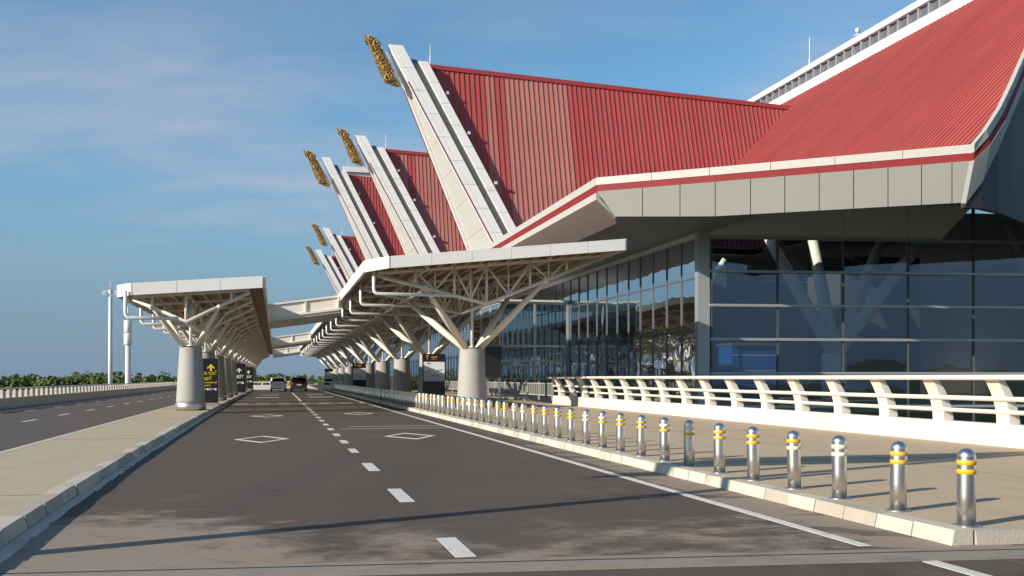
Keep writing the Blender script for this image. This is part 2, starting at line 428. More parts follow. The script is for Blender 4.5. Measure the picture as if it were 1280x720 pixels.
while uu < 15.2:
    a, b = uu + 0.006, uu + 1.2 - 0.006
    kb.hexa([(a, end_v(a), 0.003), (b, end_v(b), 0.003), (b, end_v(b) + 0.2, 0.003), (a, end_v(a) + 0.2, 0.003), (a, end_v(a) + 0.02, KERB), (b, end_v(b) + 0.02, KERB), (b, end_v(b) + 0.2, KERB), (a, end_v(a) + 0.2, KERB)])
    uu += 1.2
struct(kb, 'pavement_kerb', [M['kerb'], M['kerb_grey']])
jm = MB()
for k in range(14):
    v = 13.0 + 11.5 * k; jm.box(-5.08, u_left(v) - 0.27, v, v + 0.018, KERB + 0.001, KERB + 0.004)
    v = 15.2 + 9.0 * k; jm.box(6.48, 14.85, v, v + 0.018, KERB + 0.001, KERB + 0.004)
jm.box(10.6, 10.615, end_v(10.6) + 0.3, 140, KERB + 0.001, KERB + 0.0035)
struct(jm, 'paving_joint', M['rubber_dust'])
# asphalt apron in front of the pavement end
mb = MB(); mb.hexa([(6.25, -45, 0.0), (40, -45, 0.0), (40, end_v(40) - 0.0, 0.0), (6.25, end_v(6.25), 0.0), (6.25, -45, 0.004), (40, -45, 0.004), (40, end_v(40), 0.004), (6.25, end_v(6.25), 0.004)])
struct(mb, 'road_apron', M['asphalt'])
# expansion joint: two concrete nosings with a rubber strip between
ja, jb = joint_pt(0, 718), joint_pt(1280, 687)
ka, kbp = joint_pt(300, 727), joint_pt(1280, 697)
def strip(mb, p0, p1, q1, q0, z0, z1):
    mb.hexa([(p0.x, p0.y, z0), (p1.x, p1.y, z0), (q1.x, q1.y, z0), (q0.x, q0.y, z0), (p0.x, p0.y, z1), (p1.x, p1.y, z1), (q1.x, q1.y, z1), (q0.x, q0.y, z1)])
def ext(a, b, t): return a + (b - a) * t
dj = Vector((jb.x - ja.x, jb.y - ja.y, 0)).normalized(); nj = Vector((-dj.y, dj.x, 0))
o0 = ja - dj * 12; o1 = jb + dj * 25
mb = MB(); strip(mb, o0 - nj * 0.42, o1 - nj * 0.42, o1 - nj * 0.05, o0 - nj * 0.05, 0.001, 0.010)
strip(mb, o0 + nj * 0.02, o1 + nj * 0.02, o1 + nj * 0.14, o0 + nj * 0.14, 0.001, 0.009)
struct(mb, 'expansion_joint', M['joint'])
mb = MB(); strip(mb, o0 - nj * 0.048, o1 - nj * 0.048, o1 + nj * 0.018, o0 + nj * 0.018, 0.001, 0.006); struct(mb, 'joint_seal', M['rubber'])

pm = MB(); Z0, Z1 = 0.001, 0.005
def dash(u0, u1, v0, v1): pm.box(u0, u1, v0, v1, Z0, Z1)
# centre line dashes of the road by the terminal
c0 = joint_pt(575, 684).y
k = 0
for (px, y0, y1) in ((572, 672, 697), (500, 611, 628), (460, 579, 589)):
    a = joint_pt(px, y1).y; b = joint_pt(px, y0).y
    dash(1.55, 1.74, a, b)
    last = b
vv = joint_pt(437, 566).y; 
while vv < 61:
    dash(1.56, 1.73, vv, vv + 1.15); vv += 3.0
dash(1.57, 1.72, 66, 104)
# edge line
dash(5.37, 5.50, joint_pt(1080, 683).y, 58); dash(5.37, 5.5, 62, 120)
dash(5.45, 5.60, -4, joint_pt(1140, 703).y)
# lozenges
for (px, py) in ((328, 549), (513, 545), (328, 520), (440, 517)):
    c = joint_pt(px, py)
    if py < 530: c.x = -0.35 if px < 400 else 3.6
    a, b, w = 0.70, 1.45, 0.085
    P = [Vector((a, 0, 0)), Vector((0, b, 0)), Vector((-a, 0, 0)), Vector((0, -b, 0))]
    for i in range(4):
        p, q = P[i], P[(i + 1) % 4]; pi, qi = p * 0.80, q * 0.80
        strip(pm, c + p, c + q, c + qi, c + pi, Z0, Z1)
# dashed crossing line and thin line
vx = 61.0
uu = -2.4
while uu < 5.3:
    dash(uu, uu + 0.75, vx, vx + 0.45); uu += 1.25
dash(-2.5, 5.3, vx - 1.7, vx - 1.5); dash(1.9, 5.36, 30.2, 30.24); dash(2.3, 5.36, 31.6, 31.66)
for (u0, u1, v) in ((-1.6, 0.2, 79), (2.6, 4.6, 80), (-1.4, 0.3, 90), (2.8, 4.4, 92)): dash(u0, u1, v, v + 1.3)
# left carriageway
for uc in (-8.9, -11.6):
    vv = 8.0
    while vv < 200:
        dash(uc - 0.075, uc + 0.075, vv, vv + 2.0); vv += 6.0
dash(-5.62, -5.5, 0, 200); dash(-13.75, -13.6, 0, 240)
struct(pm, 'road_marking', M['paint'])

# ------------------------------------------------------------------ bollards
def bollard_parts(root, top, low, half=False):
    b = MB(); R = 0.087
    prof = [(R, 0.01), (R, 0.30), (R, 0.655), (R * 0.98, 0.672), (R * 0.99, 0.68)]
    for i in range(1, 8):
        a = PI / 2 * i / 7.2
        prof.append((R * math.cos(a), 0.68 + 0.085 * math.sin(a)))
    b.lathe(prof, 20); b.build('post', M['steel'], root)
    b = MB(); b.lathe([(0.135, 0.0), (0.135, 0.008), (0.12, 0.014)], 18); b.build('base_plate', M['collar'], root)
    for z, m in ((0.515, low), (0.605, top)):
        b = MB(); b.lathe([(R + 0.001, z), (R + 0.003, z + 0.001), (R + 0.003, z + 0.046), (R + 0.001, z + 0.047)], 20)
        b.build('reflective_band', m, root)
Y, P_ = M['band_y'], M['band_p']
pat = [(Y, Y), (Y, Y), (P_, P_), (Y, P_), (Y, Y), (Y, Y), (P_, Y), (P_, Y), (Y, Y), (Y, Y), (P_, Y), (P_, P_), (Y, Y), (Y, Y), (Y, Y), (Y, Y), (Y, P_), (P_, P_)]
protos = {}
ords = ("first second third fourth fifth sixth seventh eighth ninth tenth eleventh twelfth thirteenth fourteenth fifteenth sixteenth seventeenth eighteenth nineteenth twentieth").split()
tens = {2: 'twenty', 3: 'thirty', 4: 'forty'}
def ordinal(n):
    if n <= 20: return ords[n - 1]
    if n % 10 == 0: return {30: 'thirtieth', 40: 'fortieth'}[n]
    return tens[n // 10] + '-' + ords[n % 10 - 1]
bp0 = joint_pt(1205, 657, KERB)
N_B = 100
for i in range(N_B):
    pt = pat[i] if i < len(pat) else random.choice([(Y, Y), (Y, Y), (Y, Y), (Y, P_), (P_, Y)])
    key = (pt[0].name, pt[1].name)
    if key not in protos:
        root = thing('bollard', 'x', 'bollard', 0, 0, KERB); bollard_parts(root, pt[0], pt[1]); protos[key] = root; o = root
    else:
        o = copy_tree(protos[key])
    v = bp0.y + i * 1.085
    o.location = W(6.60 + (0.04 * (i % 2)) * 0.4 + random.uniform(-0.012, 0.012), v + random.uniform(-0.02, 0.02), KERB)
    o.rotation_euler = (random.uniform(-0.012, 0.012), random.uniform(-0.012, 0.012), TH + random.uniform(0, 6))
    ds = {(Y.name, Y.name): 'two yellow bands', (P_.name, P_.name): 'two faded pale bands', (Y.name, P_.name): 'a yellow band over a pale one', (P_.name, Y.name): 'a pale band over a yellow one'}[key]
    if i == 0: lab = 'steel bollard with two yellow bands at the kerb corner, first of its row'
    elif i < 40: lab = 'bollard with %s, %s from the kerb corner' % (ds, ordinal(i + 1))
    else: lab = 'bollard with %s in the dense far stretch' % ds
    tag(o, lab, 'bollard', 'steel bollards in a row along the kerb')

# ------------------------------------------------------------------ parapet railings
def parapet(name, label, ub, v0, v1, lean, spacing, vpost0, vpost1, H, base_h, mat_):
    root = thing(name, label, 'railing', ub, v0, 0)
    off = (ub, v0, 0); s = 1 if lean > 0 else -1
    b = MB(); vv = v0
    while vv < v1:
        e = min(vv + 5.0, v1)
        b.hexa([(ub - 0.17, vv + 0.012, 0.002), (ub + 0.2, vv + 0.012, 0.002), (ub + 0.2, e - 0.012, 0.002), (ub - 0.17, e - 0.012, 0.002),
                (ub - 0.13, vv + 0.012, base_h), (ub + 0.2, vv + 0.012, base_h), (ub + 0.2, e - 0.012, base_h), (ub - 0.13, e - 0.012, base_h)])
        vv = e
    b.build('base_wall', mat_, root, off)
    def prof(t):     # centre offset of the curved post at height fraction t
        return 0.12 - s * 0.40 * (t ** 1.9)
    for t, w, h in ((0.965, 0.24, 0.11), (0.52, 0.13, 0.10), (0.245, 0.13, 0.09)):
        z = base_h + (H - base_h) * t
        x = ub + prof(t) - s * 0.09
        c_ = 0.035; b = MB()
        b.prism([(x - w / 2, v0 - 0.15, z - h / 2 + c_), (x - w / 2 + c_, v0 - 0.15, z - h / 2), (x + w / 2 - c_, v0 - 0.15, z - h / 2), (x + w / 2, v0 - 0.15, z - h / 2 + c_), (x + w / 2, v0 - 0.15, z + h / 2 - c_), (x + w / 2 - c_, v0 - 0.15, z + h / 2), (x - w / 2 + c_, v0 - 0.15, z + h / 2), (x - w / 2, v0 - 0.15, z + h / 2 - c_)], (0, v1 - v0 + 0.15, 0))
        b.build('rail', mat_, root, off)
    vv = vpost0; proto = None
    while vv <= vpost1:
        if proto is None:
            b = MB(); n = 10; hw = 0.19
            for i in range(n):
                t0, t1 = i / n * 0.93, (i + 1) / n * 0.93
                z0, z1 = base_h - 0.01 + (H - base_h) * t0, base_h - 0.01 + (H - base_h) * t1
                xa, xb = ub + prof(t0), ub + prof(t1)
                wa, wb = 0.27 - 0.11 * t0, 0.27 - 0.11 * t1
                b.hexa([(xa - wa / 2, vv - hw, z0), (xa + wa / 2, vv - hw, z0), (xa + wa / 2, vv + hw, z0), (xa - wa / 2, vv + hw, z0),
                        (xb - wb / 2, vv - hw, z1), (xb + wb / 2, vv - hw, z1), (xb + wb / 2, vv + hw, z1), (xb - wb / 2, vv + hw, z1)])
            proto = b.build('post', mat_, root, off); o = proto; pv = vv
        else:
            o = proto.copy(); COL.objects.link(o); o.parent = root; o.location = (0, vv - pv, 0)
        vv += spacing
    return root
parapet('parapet_railing', 'cream parapet with three rails on curved posts before the glass terminal front', 15.05, 4.0, 51.2, 1, 2.06, 5.0, 51.0, KERB + 1.50, KERB + 0.47, M['white_rail'])
def outer_parapet(u, v0, v1):
    root = thing('parapet_railing', 'long pale parapet with square openings on the outer edge of the other carriageway', 'railing', u, v0, 0)
    off = (u, v0, 0); b = MB(); vv = v0
    while vv < v1:
        e = min(vv + 6.0, v1); b.box(u - 0.28, u + 0.22, vv + 0.01, e - 0.01, 0.002, 0.50); vv = e
    b.build('base_wall', M['kerb'], root, off)
    b = MB(); b.box(u - 0.12, u + 0.12, v0, v1, 0.95, 1.04); b.build('rail', M['grey_light'], root, off)
    b = MB(); b.box(u - 0.22, u + 0.02, v0, v0 + 0.62, 0.502, 0.85); b.box(u - 0.16, u - 0.04, v0 + 0.25, v0 + 0.37, 0.851, 0.948); pr0 = b.build('post', M['white_rail'], root, off)
    for k in range(1, 99):
        q_ = pr0.copy(); COL.objects.link(q_); q_.parent = root; q_.location = (0, 1.3 * k, 0)
outer_parapet(-14.25, 24.0, 260.0)

# metal fence beyond the cream parapet
def fence(v0, v1, u):
    root = thing('metal_fence', 'grey metal baluster fence between first column and cream parapet', 'fence', u, v0, KERB)
    off = (u, v0, 0); b = MB()
    for z in (0.30, 0.98): b.box(u - 0.03, u + 0.03, v0, v1, KERB + z - 0.03, KERB + z + 0.03)
    b.box(u - 0.05, u + 0.05, v0, v1, KERB + 1.22, KERB + 1.29)
    b.build('rail', M['fence'], root, off)
    b = MB(); vv = v0
    while vv < v1: b.box(u - 0.025, u + 0.025, vv, vv + 0.09, KERB + 0.26, KERB + 1.0); vv += 0.42
    b.build('baluster', M['fence'], root, off); kids(root)[-1]['kind'] = 'stuff'
    vv = v0
    while vv < v1 + 0.1:
        b = MB(); b.box(u - 0.05, u + 0.05, vv - 0.05, vv + 0.05, KERB, KERB + 1.22); b.build('post', M['fence'], root, off); vv += 2.9
fence(52.2, 104.4, 15.2)

# ------------------------------------------------------------------ canopies
def canopy(label, u0, u1, zL, zR, v0, v1, cols, uc, r_bot, r_top, tz, tru_step, chord_low, strut_du, strut_dv, cham, pipe_side, webs=True):
    root = thing('roadside_canopy', label, 'canopy', uc, v0, 0)
    off = (uc, v0, 0)
    def zt(u): return zL + (zR - zL) * (u - u0) / (u1 - u0)
    FH = 0.5
    # roof deck and its chamfered corner
    b = MB()
    pl = [(u0 + cham, v0), (u1, v0), (u1, v1), (u0, v1), (u0, v0 + cham)]
    b.prism([(u, v, zt(u) - 0.32) for u, v in pl], (0, 0, 0.22)); fix(b.build('roof_deck', M['deck'], root, off))
    # fascia panels with open joints
    b = MB()
    edge = [(u0, v1), (u0, v0 + cham), (u0 + cham, v0), (u1, v0), (u1, v1)]
    for (a, c) in zip(edge, edge[1:]):
        ln = math.hypot(c[0] - a[0], c[1] - a[1]); n = max(1, round(ln / 1.85)); d = ((c[0] - a[0]) / ln, (c[1] - a[1]) / ln)
        nx, ny = d[1], -d[0]        # outward
        nx, ny = -nx, -ny
        # outward for this ordering
        mid = ((a[0] + c[0]) / 2, (a[1] + c[1]) / 2)
        if (mid[0] + nx - uc) ** 2 + (0 if abs(d[1]) > .9 else (mid[1] + ny - (v0 + v1) / 2) ** 2) < (mid[0] - uc) ** 2 + (0 if abs(d[1]) > .9 else (mid[1] - (v0 + v1) / 2) ** 2): nx, ny = -nx, -ny
        for k in range(n):
            t0 = ln * k / n + 0.008; t1 = ln * (k + 1) / n - 0.008
            p = (a[0] + d[0] * t0, a[1] + d[1] * t0); q = (a[0] + d[0] * t1, a[1] + d[1] * t1)
            T = 0.12; j = random.uniform(-0.004, 0.004)
            def pt(p, o, z): return (p[0] + nx * o, p[1] + ny * o, z)
            b.hexa([pt(p, j, zt(p[0]) - FH), pt(q, j, zt(q[0]) - FH), pt(q, T + j, zt(q[0]) - FH), pt(p, T + j, zt(p[0]) - FH),
                    pt(p, j, zt(p[0])), pt(q, j, zt(q[0])), pt(q, T + j, zt(q[0])), pt(p, T + j, zt(p[0]))])
    fix(b.build('fascia', M['fascia'], root, off))
    # purlins under the deck
    nP = round((u1 - u0) / 0.62)
    for k in range(1, nP):
        u = u0 + (u1 - u0) * k / nP
        b = MB(); b.box(u - 0.05, u + 0.05, v0 + max(0.1, cham - (u - u0)) + 0.05, v1 - 0.1, zt(u) - 0.46, zt(u) - 0.325); b.build('purlin', M['purlin'], root, off)
    # inner gutter boards set behind the fascia
    # transverse trusses
    vts = []
    v = cols[0] - strut_dv
    while v < v1 - 0.4:
        vts.append(v); v += tru_step
    ua, ub = u0 + 0.55, u1 - 0.55
    def zc(u):
        if u < uc: return chord_low + (zt(ua) - 0.62 - chord_low) * ((uc - u) / (uc - ua))
        return chord_low + (zt(ub) - 0.62 - chord_low) * ((u - uc) / (ub - uc))
    fine = 40
    for i, v in enumerate(vts):
        b = MB(); n = 10 if v < 70 else 6
        b.bar((ua, v, zt(ua) - 0.53), (ub, v, zt(ub) - 0.53), 0.10, 0.12)
        b.tube([(ua, v, zc(ua)), (uc, v, zc(uc)), (ub, v, zc(ub))], 0.085, n)
        nodes = [ua + (ub - ua) * f for f in (0.0, 0.16, 0.33, 0.5, 0.67, 0.84, 1.0)]
        nodes[3] = uc
        for k in (range(1, 6) if webs else (1, 3, 5)):
            u = nodes[k]; b.tube([(u, v, zc(u)), (u, v, zt(u) - 0.5)], 0.06, n)
        for k in (range(1, 3) if webs else ()):
            a, c = nodes[k], nodes[k + 1]; mid_ = (a + c) / 2
            b.tube([(a, v, zt(a) - 0.55), (mid_, v, zc(mid_))], 0.045, n); b.tube([(mid_, v, zc(mid_)), (c, v, zt(c) - 0.55)], 0.045, n)
            b.tube([(mid_, v, zc(mid_)), (mid_, v, zt(mid_) - 0.5)], 0.035, n)
            a, c = nodes[k + 2], nodes[k + 3]; mid_ = (a + c) / 2
            b.tube([(a, v, zt(a) - 0.55), (mid_, v, zc(mid_))], 0.045, n); b.tube([(mid_, v, zc(mid_)), (c, v, zt(c) - 0.55)], 0.045, n)
            b.tube([(mid_, v, zc(mid_)), (mid_, v, zt(mid_) - 0.5)], 0.035, n)
        b.build('truss', M['truss'], root, off)
    # longitudinal girders through the truss nodes
    for u in ((uc - strut_du, uc, uc + strut_du) if webs else (uc,)):
        b = MB(); va, vb = vts[0], vts[-1]
        b.tube([(u, va, zc(u)), (u, vb, zc(u))], 0.08, 8)
        b.bar((u, v0 + cham, zt(u) - 0.53), (u, v1 - 0.2, zt(u) - 0.53), 0.1, 0.12)
        vv = va
        while vv < vb - 0.1:
            h = tru_step / 2
            b.tube([(u, vv, zc(u)), (u, vv + h, zt(u) - 0.55)], 0.045, 6); b.tube([(u, vv + h, zt(u) - 0.55), (u, vv + 2 * h, zc(u))], 0.045, 6)
            vv += tru_step
        b.build('girder', M['truss'], root, off)
    # columns, collars and struts
    cproto = None
    for i, v in enumerate(cols):
        if cproto is None:
            b = MB(); b.lathe([(r_bot, KERB + 0.30), (r_bot * 0.97 + r_top * 0.03, KERB + 0.5), (r_top * 1.02, tz - 0.05), (r_top, tz - 0.02), (r_top * 0.95, tz)], 36, (uc, v, 0)); c = b.build('column', M['concrete'], root, off)
            b = MB(); b.lathe([(r_bot + 0.035, KERB), (r_bot + 0.03, KERB + 0.34), (r_bot + 0.01, KERB + 0.35)], 36, (uc, v, 0)); b.build('collar', M['collar'], c, off)
            parts = [c]
            for su in (-1, 1):
                for sv in (-1, 1):
                    b = MB(); ut, vt = uc + su * strut_du, v + sv * strut_dv
                    zt_ = zc(ut)
                    A_ = Vector((uc + su * r_top * 0.5, v + sv * r_top * 0.35, tz - 0.1)); B_ = Vector((ut, vt, zt_)); R_ = 0.17 if r_bot > 0.65 else 0.12
                    b.tube([A_, A_ + (B_ - A_) * 0.45, B_], [R_ * 0.85, R_, R_ * 0.6], 14)
                    b.blob((ut, vt, zt_), R_, R_, R_, 10, 8)
                    parts.append(b.build('strut', M['truss'], root, off))
            b = MB(); b.tube([(uc, v, tz - 0.02), (uc, v, zt(uc) - 0.5)], 0.07, 10); b.lathe([(0.16, 0), (0.16, 0.05)], 12, (uc, v, tz)); parts.append(b.build('downpipe', M['white'], root, off))
            cproto = parts; pv = v
        else:
            for p in cproto:
                q = p.copy(); COL.objects.link(q); q.parent = root; q.location = (0, v - pv, 0)
                for ch in kids(p):
                    d = ch.copy(); COL.objects.link(d); d.parent = q
    # bent rainwater pipes under the eave
    pproto = None; v = vts[0]
    s = pipe_side; ue_ = u0 + 0.32
    for i, v in enumerate(vts):
        if i % 1: continue
        if pproto is None:
            z0 = zt(ue_) - 0.3; zb = z0 - 1.12; r_ = 0.22
            pts = [(ue_, v - 0.5, z0), (ue_, v - 0.5, zb + r_)]
            for k in range(1, 6):
                a = PI / 2 * k / 5; pts.append((ue_ + r_ - r_ * math.cos(a), v - 0.5, zb + r_ - r_ * math.sin(a)))
            pts.append((uc - 0.25 if uc - ue_ < 4 else ue_ + 3.4, v - 0.5, zb))
            b = MB(); b.tube(pts, 0.075, 10); pproto = b.build('rainwater_pipe', M['white'], root, off); pv = v
        else:
            q = pproto.copy(); COL.objects.link(q); q.parent = root; q.location = (0, v - pv, 0)
    return root, zt
H0 = EYE
def colv(Y, u): return (Y - u * ST) / CT
rc = [colv(45.9 + 12.75 * i, 9.1) for i in range(10)]
right_c, ztR = canopy('wide white-edged canopy on tapered columns in front of the glass terminal', 3.74, 15.0, H0 + 4.97, H0 + 6.14, rc[0] - 4.9, rc[-1] + 6, rc, 9.1, 0.71, 0.57, H0 + 1.43, 12.75 / CT / 2, H0 + 3.28, 2.75, 12.75 / CT / 4, 0.9, 1)
lc = [colv(42.9 + 9.1 * i, -3.7) for i in range(14)]
left_c, ztL = canopy('narrower white-edged canopy on columns along the median of the road', -6.35, -0.55, H0 + 3.86, H0 + 4.33, lc[0] - 2.75, lc[-1] + 4, lc, -3.7, 0.62, 0.47, H0 + 1.40, 9.1 / CT / 2, H0 + 2.35, 1.35, 9.1 / CT / 4, 0.6, 1, False)

# link bridges between the canopies
for k, (v, nm) in enumerate(((56.5, 'first'), (103.0, 'second'), (150.0, 'third'))):
    ua, ub = -0.40, 3.70
    root = thing('link_roof', 'cream link roof between the two canopies over the road, %s from the open end' % nm, 'link roof', ua, v, 4.0, 'link roofs joining the canopies')
    off = (ua, v, 4.0); za, zb = H0 + 4.15, H0 + 4.75
    b = MB(); b.bar((ua, v + 0.05, za - 0.36), (ub, v + 0.05, zb - 0.36), 0.05, 0.68); b.build('side_panel', M['truss'], root, off)
    b = MB(); b.bar((ua, v, za), (ub, v, zb), 0.14, 0.10); b.build('rail', M['truss'], root, off)
    b = MB(); b.bar((ua, v, za - 0.75), (ub, v, zb - 0.75), 0.16, 0.12); b.build('rail', M['truss'], root, off)
    for t in (0.03, 0.5, 0.95):
        u = ua + (ub - ua) * t; z = za + (zb - za) * t
        b = MB(); b.box(u - 0.05, u + 0.05, v - 0.06, v + 0.06, z - 0.72, z); b.build('upright', M['truss'], root, off)
    b = MB(); b.hexa([(ua, v, za - 0.95), (ub, v, zb - 0.95), (ub, v + 8, zb - 0.95), (ua, v + 8, za - 0.95), (ua, v, za - 0.81), (ub, v, zb - 0.81), (ub, v + 8, zb - 0.81), (ua, v + 8, za - 0.81)])
    for i in range(16): b.hexa([(ua, v + 0.25 + i * 0.5, za - 1.0), (ub, v + 0.25 + i * 0.5, zb - 1.0), (ub, v + 0.33 + i * 0.5, zb - 1.0), (ua, v + 0.33 + i * 0.5, za - 1.0), (ua, v + 0.25 + i * 0.5, za - 0.952), (ub, v + 0.25 + i * 0.5, zb - 0.952), (ub, v + 0.33 + i * 0.5, zb - 0.952), (ua, v + 0.33 + i * 0.5, za - 0.952)])
    b.build('roof_slab', M['fascia'], root, off)

# ------------------------------------------------------------------ terminal building
term = thing('airport_terminal', 'glass airport terminal with steep red gable roofs and golden finials', 'terminal building', 23, 52, -6)
TO = (23, 52, -6)
def tb(mb, name, m, parent=None, fx=False):
    """a part of the terminal: parts and sub-parts share the terminal's origin"""
    o = mb.build(name, m, parent or term, TO if parent is None else TO)
    if parent is not None and parent is not term: pass
    if fx: fix(o)
    return o

def gable(vc, pu, ph, fu, half, u1, h1, rh, white_cap=False, fades=None):
    B = 9.6
    def ue(h): return fu + (pu - fu) * (h - B) / (ph - B)
    ustart = ue(rh) + 2.02
    def ridge(u): return rh + (h1 - rh) * max(0, (u - ustart)) / (u1 - ustart)
    def vs(h, side, rr=rh): return vc + side * half * max(0.02, (rr - h) / (rr - B))
    # corrugated slopes: one profile strip per seam, clipped by the sloping barge
    step = 0.40
    roof = None
    b = MB(); fades_ = []
    us = np.arange(ue(B) * 0 + ustart - 0.2, u1 + 2.0, step)
    us = np.arange(ustart, u1 + 3.0, step)
    allu = list(np.arange(ustart, u1 + 2.0, step))
    for side in (-1, 1):
        for u in np.arange(ustart - 0.0, u1 + 2.0, step):
            u = float(u)
            top = ridge(u) - 0.02
            # lowest height at which this seam is still inside of the inner barge
            hb = B if u >= fu + 2.02 else B + (ph - B) * (u - 2.02 - fu) / (pu - fu)
            if hb >= top - 0.1: continue
            fam = (math.sin(u * 1.7 + vc) + math.sin(u * 0.61 + 2.1 * vc)) * 0.5
            fd = 0.12 + 0.1 * random.random()
            if fades:
                for (a, c, val) in fades:
                    if a <= u <= c: fd = val + random.uniform(-0.08, 0.08)
            hb2 = B if u + step >= fu + 2.02 else B + (ph - B) * (u + step - 2.02 - fu) / (pu - fu)
            def P(uu, h, o):   # point on the slope, o metres outward
                return (uu, vs(h, side, ridge(uu)) + side * o, h + EYE)
            w = 0.085
            pts_t = [(u, 0), (u + step - w, 0), (u + step - w, 0.055), (u + step, 0.055), (u + step, 0)]
            base = len(b.v)
            for (uu, o) in pts_t: b.v.append(Vector(P(uu, top, o)))
            for (uu, o) in pts_t:
                hh = hb + (hb2 - hb) * (uu - u) / step
                b.v.append(Vector(P(uu, min(hh, top - 0.05), o)))
            for k in range(4): 
                b.face((base + k, base + k + 1, base + 6 + k, base + 5 + k)); fades_.append(max(0, min(1, fd)))
    roof = tb(b, 'gable_roof', M['red']); set_fade(roof, fades_)
    # ridge cap
    b = MB(); b.bar((ustart - 0.2, vc, rh + EYE + 0.02), (u1 + 1.5, vc, ridge(u1 + 1.5) + EYE + 0.02), 0.5, 0.34)
    if white_cap: b.box(ustart - 0.2, ustart + 6, vc - 0.6, vc + 0.6, rh + EYE + 0.2, rh + EYE + 0.9)
    tb(b, 'ridge_cap', M['barge'] if white_cap else M['red_cap'], roof)
    # barge boards: an outer pair along the gable end and an inner pair along the red sheets
    def barge(side, o0, o1, htop, lift0, lift1, m, nm, nseg):
        b = MB(); B_ = B - 0.6
        for k in range(nseg):
            ha = B_ + (htop - B_) * k / nseg + 0.012; hb = B_ + (htop - B_) * (k + 1) / nseg - 0.012
            def q(h, o, l): return (ue(h) + o, (vc + side * (half * (ph - h) / (ph - B) + 0.05)) + side * l, h + EYE)
            b.hexa([q(ha, o0, lift0), q(ha, o1, lift0), q(ha, o1, lift1), q(ha, o0, lift1), q(hb, o0, lift0), q(hb, o1, lift0), q(hb, o1, lift1), q(hb, o0, lift1)])
        return tb(b, nm, m, roof, True)
    for s in (-1, 1):
        barge(s, 0.0, 0.40, ph, -0.2, 0.36, M['barge'], 'barge_board', 9)
        barge(s, 0.44, 1.06, ph - 0.02, -0.2, 0.42, M['barge'], 'barge_board', 9)
        barge(s, 1.08, 1.66, ph - 1.0, -0.2, 0.06, M['gutter'], 'barge_gutter', 3)
        barge(s, 1.68, 2.36, rh + 0.15, -0.3, 0.50, M['barge'], 'barge_board', 9)
        barge(s, -0.06, -0.005, ph - 3.0, 0.30, 0.40, M['stripe'], 'barge_trim', 1)
    # infill panel of the leaning gable end
    b = MB(); n = 7; B_ = B - 0.5; ht = ph - 0.4
    for k in range(n):
        ha = B_ + (ht - B_) * k / n + 0.012; hb = B_ + (ht - B_) * (k + 1) / n - 0.012
        def w_(h): return half * (ph - h) / (ph - B) - 0.02
        x0, x1 = 0.22, 0.32
        b.hexa([(ue(ha) + x0, vc - w_(ha), ha + EYE), (ue(ha) + x0, vc + w_(ha), ha + EYE), (ue(ha) + x1, vc + w_(ha), ha + EYE), (ue(ha) + x1, vc - w_(ha), ha + EYE),
                (ue(hb) + x0, vc - w_(hb), hb + EYE), (ue(hb) + x0, vc + w_(hb), hb + EYE), (ue(hb) + x1, vc + w_(hb), hb + EYE), (ue(hb) + x1, vc - w_(hb), hb + EYE)])
    tb(b, 'gable_panel', M['panel_w'], roof)
    # golden finial on a white bracket: outline in units of the photographed profile
    sc = 0.0613 * (ph - 9.6) / 16.0
    out = [(112, 140), (132, 146), (150, 168), (165, 172), (178, 161), (195, 160), (215, 168), (240, 176), (265, 186), (288, 202), (303, 235), (298, 270), (325, 310), (345, 335), (352, 362), (372, 390), (385, 420), (405, 440), (420, 470), (445, 505), (452, 530), (466, 560), (468, 610), (500, 640), (522, 670), (535, 696), (500, 690), (478, 672), (455, 684), (420, 665), (380, 650), (352, 620), (342, 585), (335, 568), (318, 545), (318, 525), (298, 500), (288, 480), (272, 440), (255, 420), (245, 385), (230, 370), (215, 335), (203, 312), (195, 280), (182, 260), (180, 225), (170, 208), (150, 205), (135, 188), (122, 160)]
    def fp(x, y): 
        return (pu + (440 + x / 9.0 - 485) * sc / CT * 0.93, ph - (30 + y / 9.0 - 57) * sc)
    b = MB(); pts = [fp(x, y) for x, y in out]
    b.prism([(u, vc - 0.22, h + EYE) for u, h in pts], (0, 0.44, 0))
    # raised scroll work on both faces
    rs = random.Random(5)
    S_ = sc / 0.0613
    def flame(x, y, ang, l, w, sd):      # a raised, pointed leaf lying on the face
        u, h = fp(x, y); d = Vector((math.cos(ang), 0, math.sin(ang))); n_ = Vector((-d.z, 0, d.x)); o_ = Vector((u, vc + sd * 0.22, h + EYE)); l *= S_; w *= S_
        q_ = [o_ - d * l * .4, o_ + n_ * w, o_ + d * l * .35 + n_ * w * .9, o_ + d * l, o_ + d * l * .25 - n_ * w * .2, o_ - n_ * w * .7]
        b0 = len(b.v); b.v += q_ + [o_ + d * l * .15 + Vector((0, sd * 0.16 * S_, 0))]
        for k in range(6): b.face((b0 + k, b0 + (k + 1) % 6, b0 + 6) if sd < 0 else (b0 + (k + 1) % 6, b0 + k, b0 + 6))
    for k in range(26):
        t = k / 25; x = 175 + 300 * t; y = 185 + 455 * t
        for sd in (-1, 1):
            for off_, an in ((-20, 2.45), (0, 2.1), (20, 1.6)):
                flame(x + off_ + rs.uniform(-6, 6), y - off_ * .55 + rs.uniform(-8, 8), an + rs.uniform(-.35, .35), rs.uniform(.20, .30), rs.uniform(.08, .12), sd)
    for k in range(10, 40, 2):           # leaf tips standing out along both edges
        u, h = pts[k]; ang = 1.2 if k < 30 else 2.7
        d = Vector((math.cos(ang), 0, math.sin(ang))) * 0.20 * S_; n_ = Vector((-d.z, 0, d.x)).normalized() * 0.13 * S_; o_ = Vector((u, vc - 0.12, h + EYE))
        b.prism([o_ - n_, o_ + d, o_ + n_, o_ - d * .5], (0, 0.24, 0))
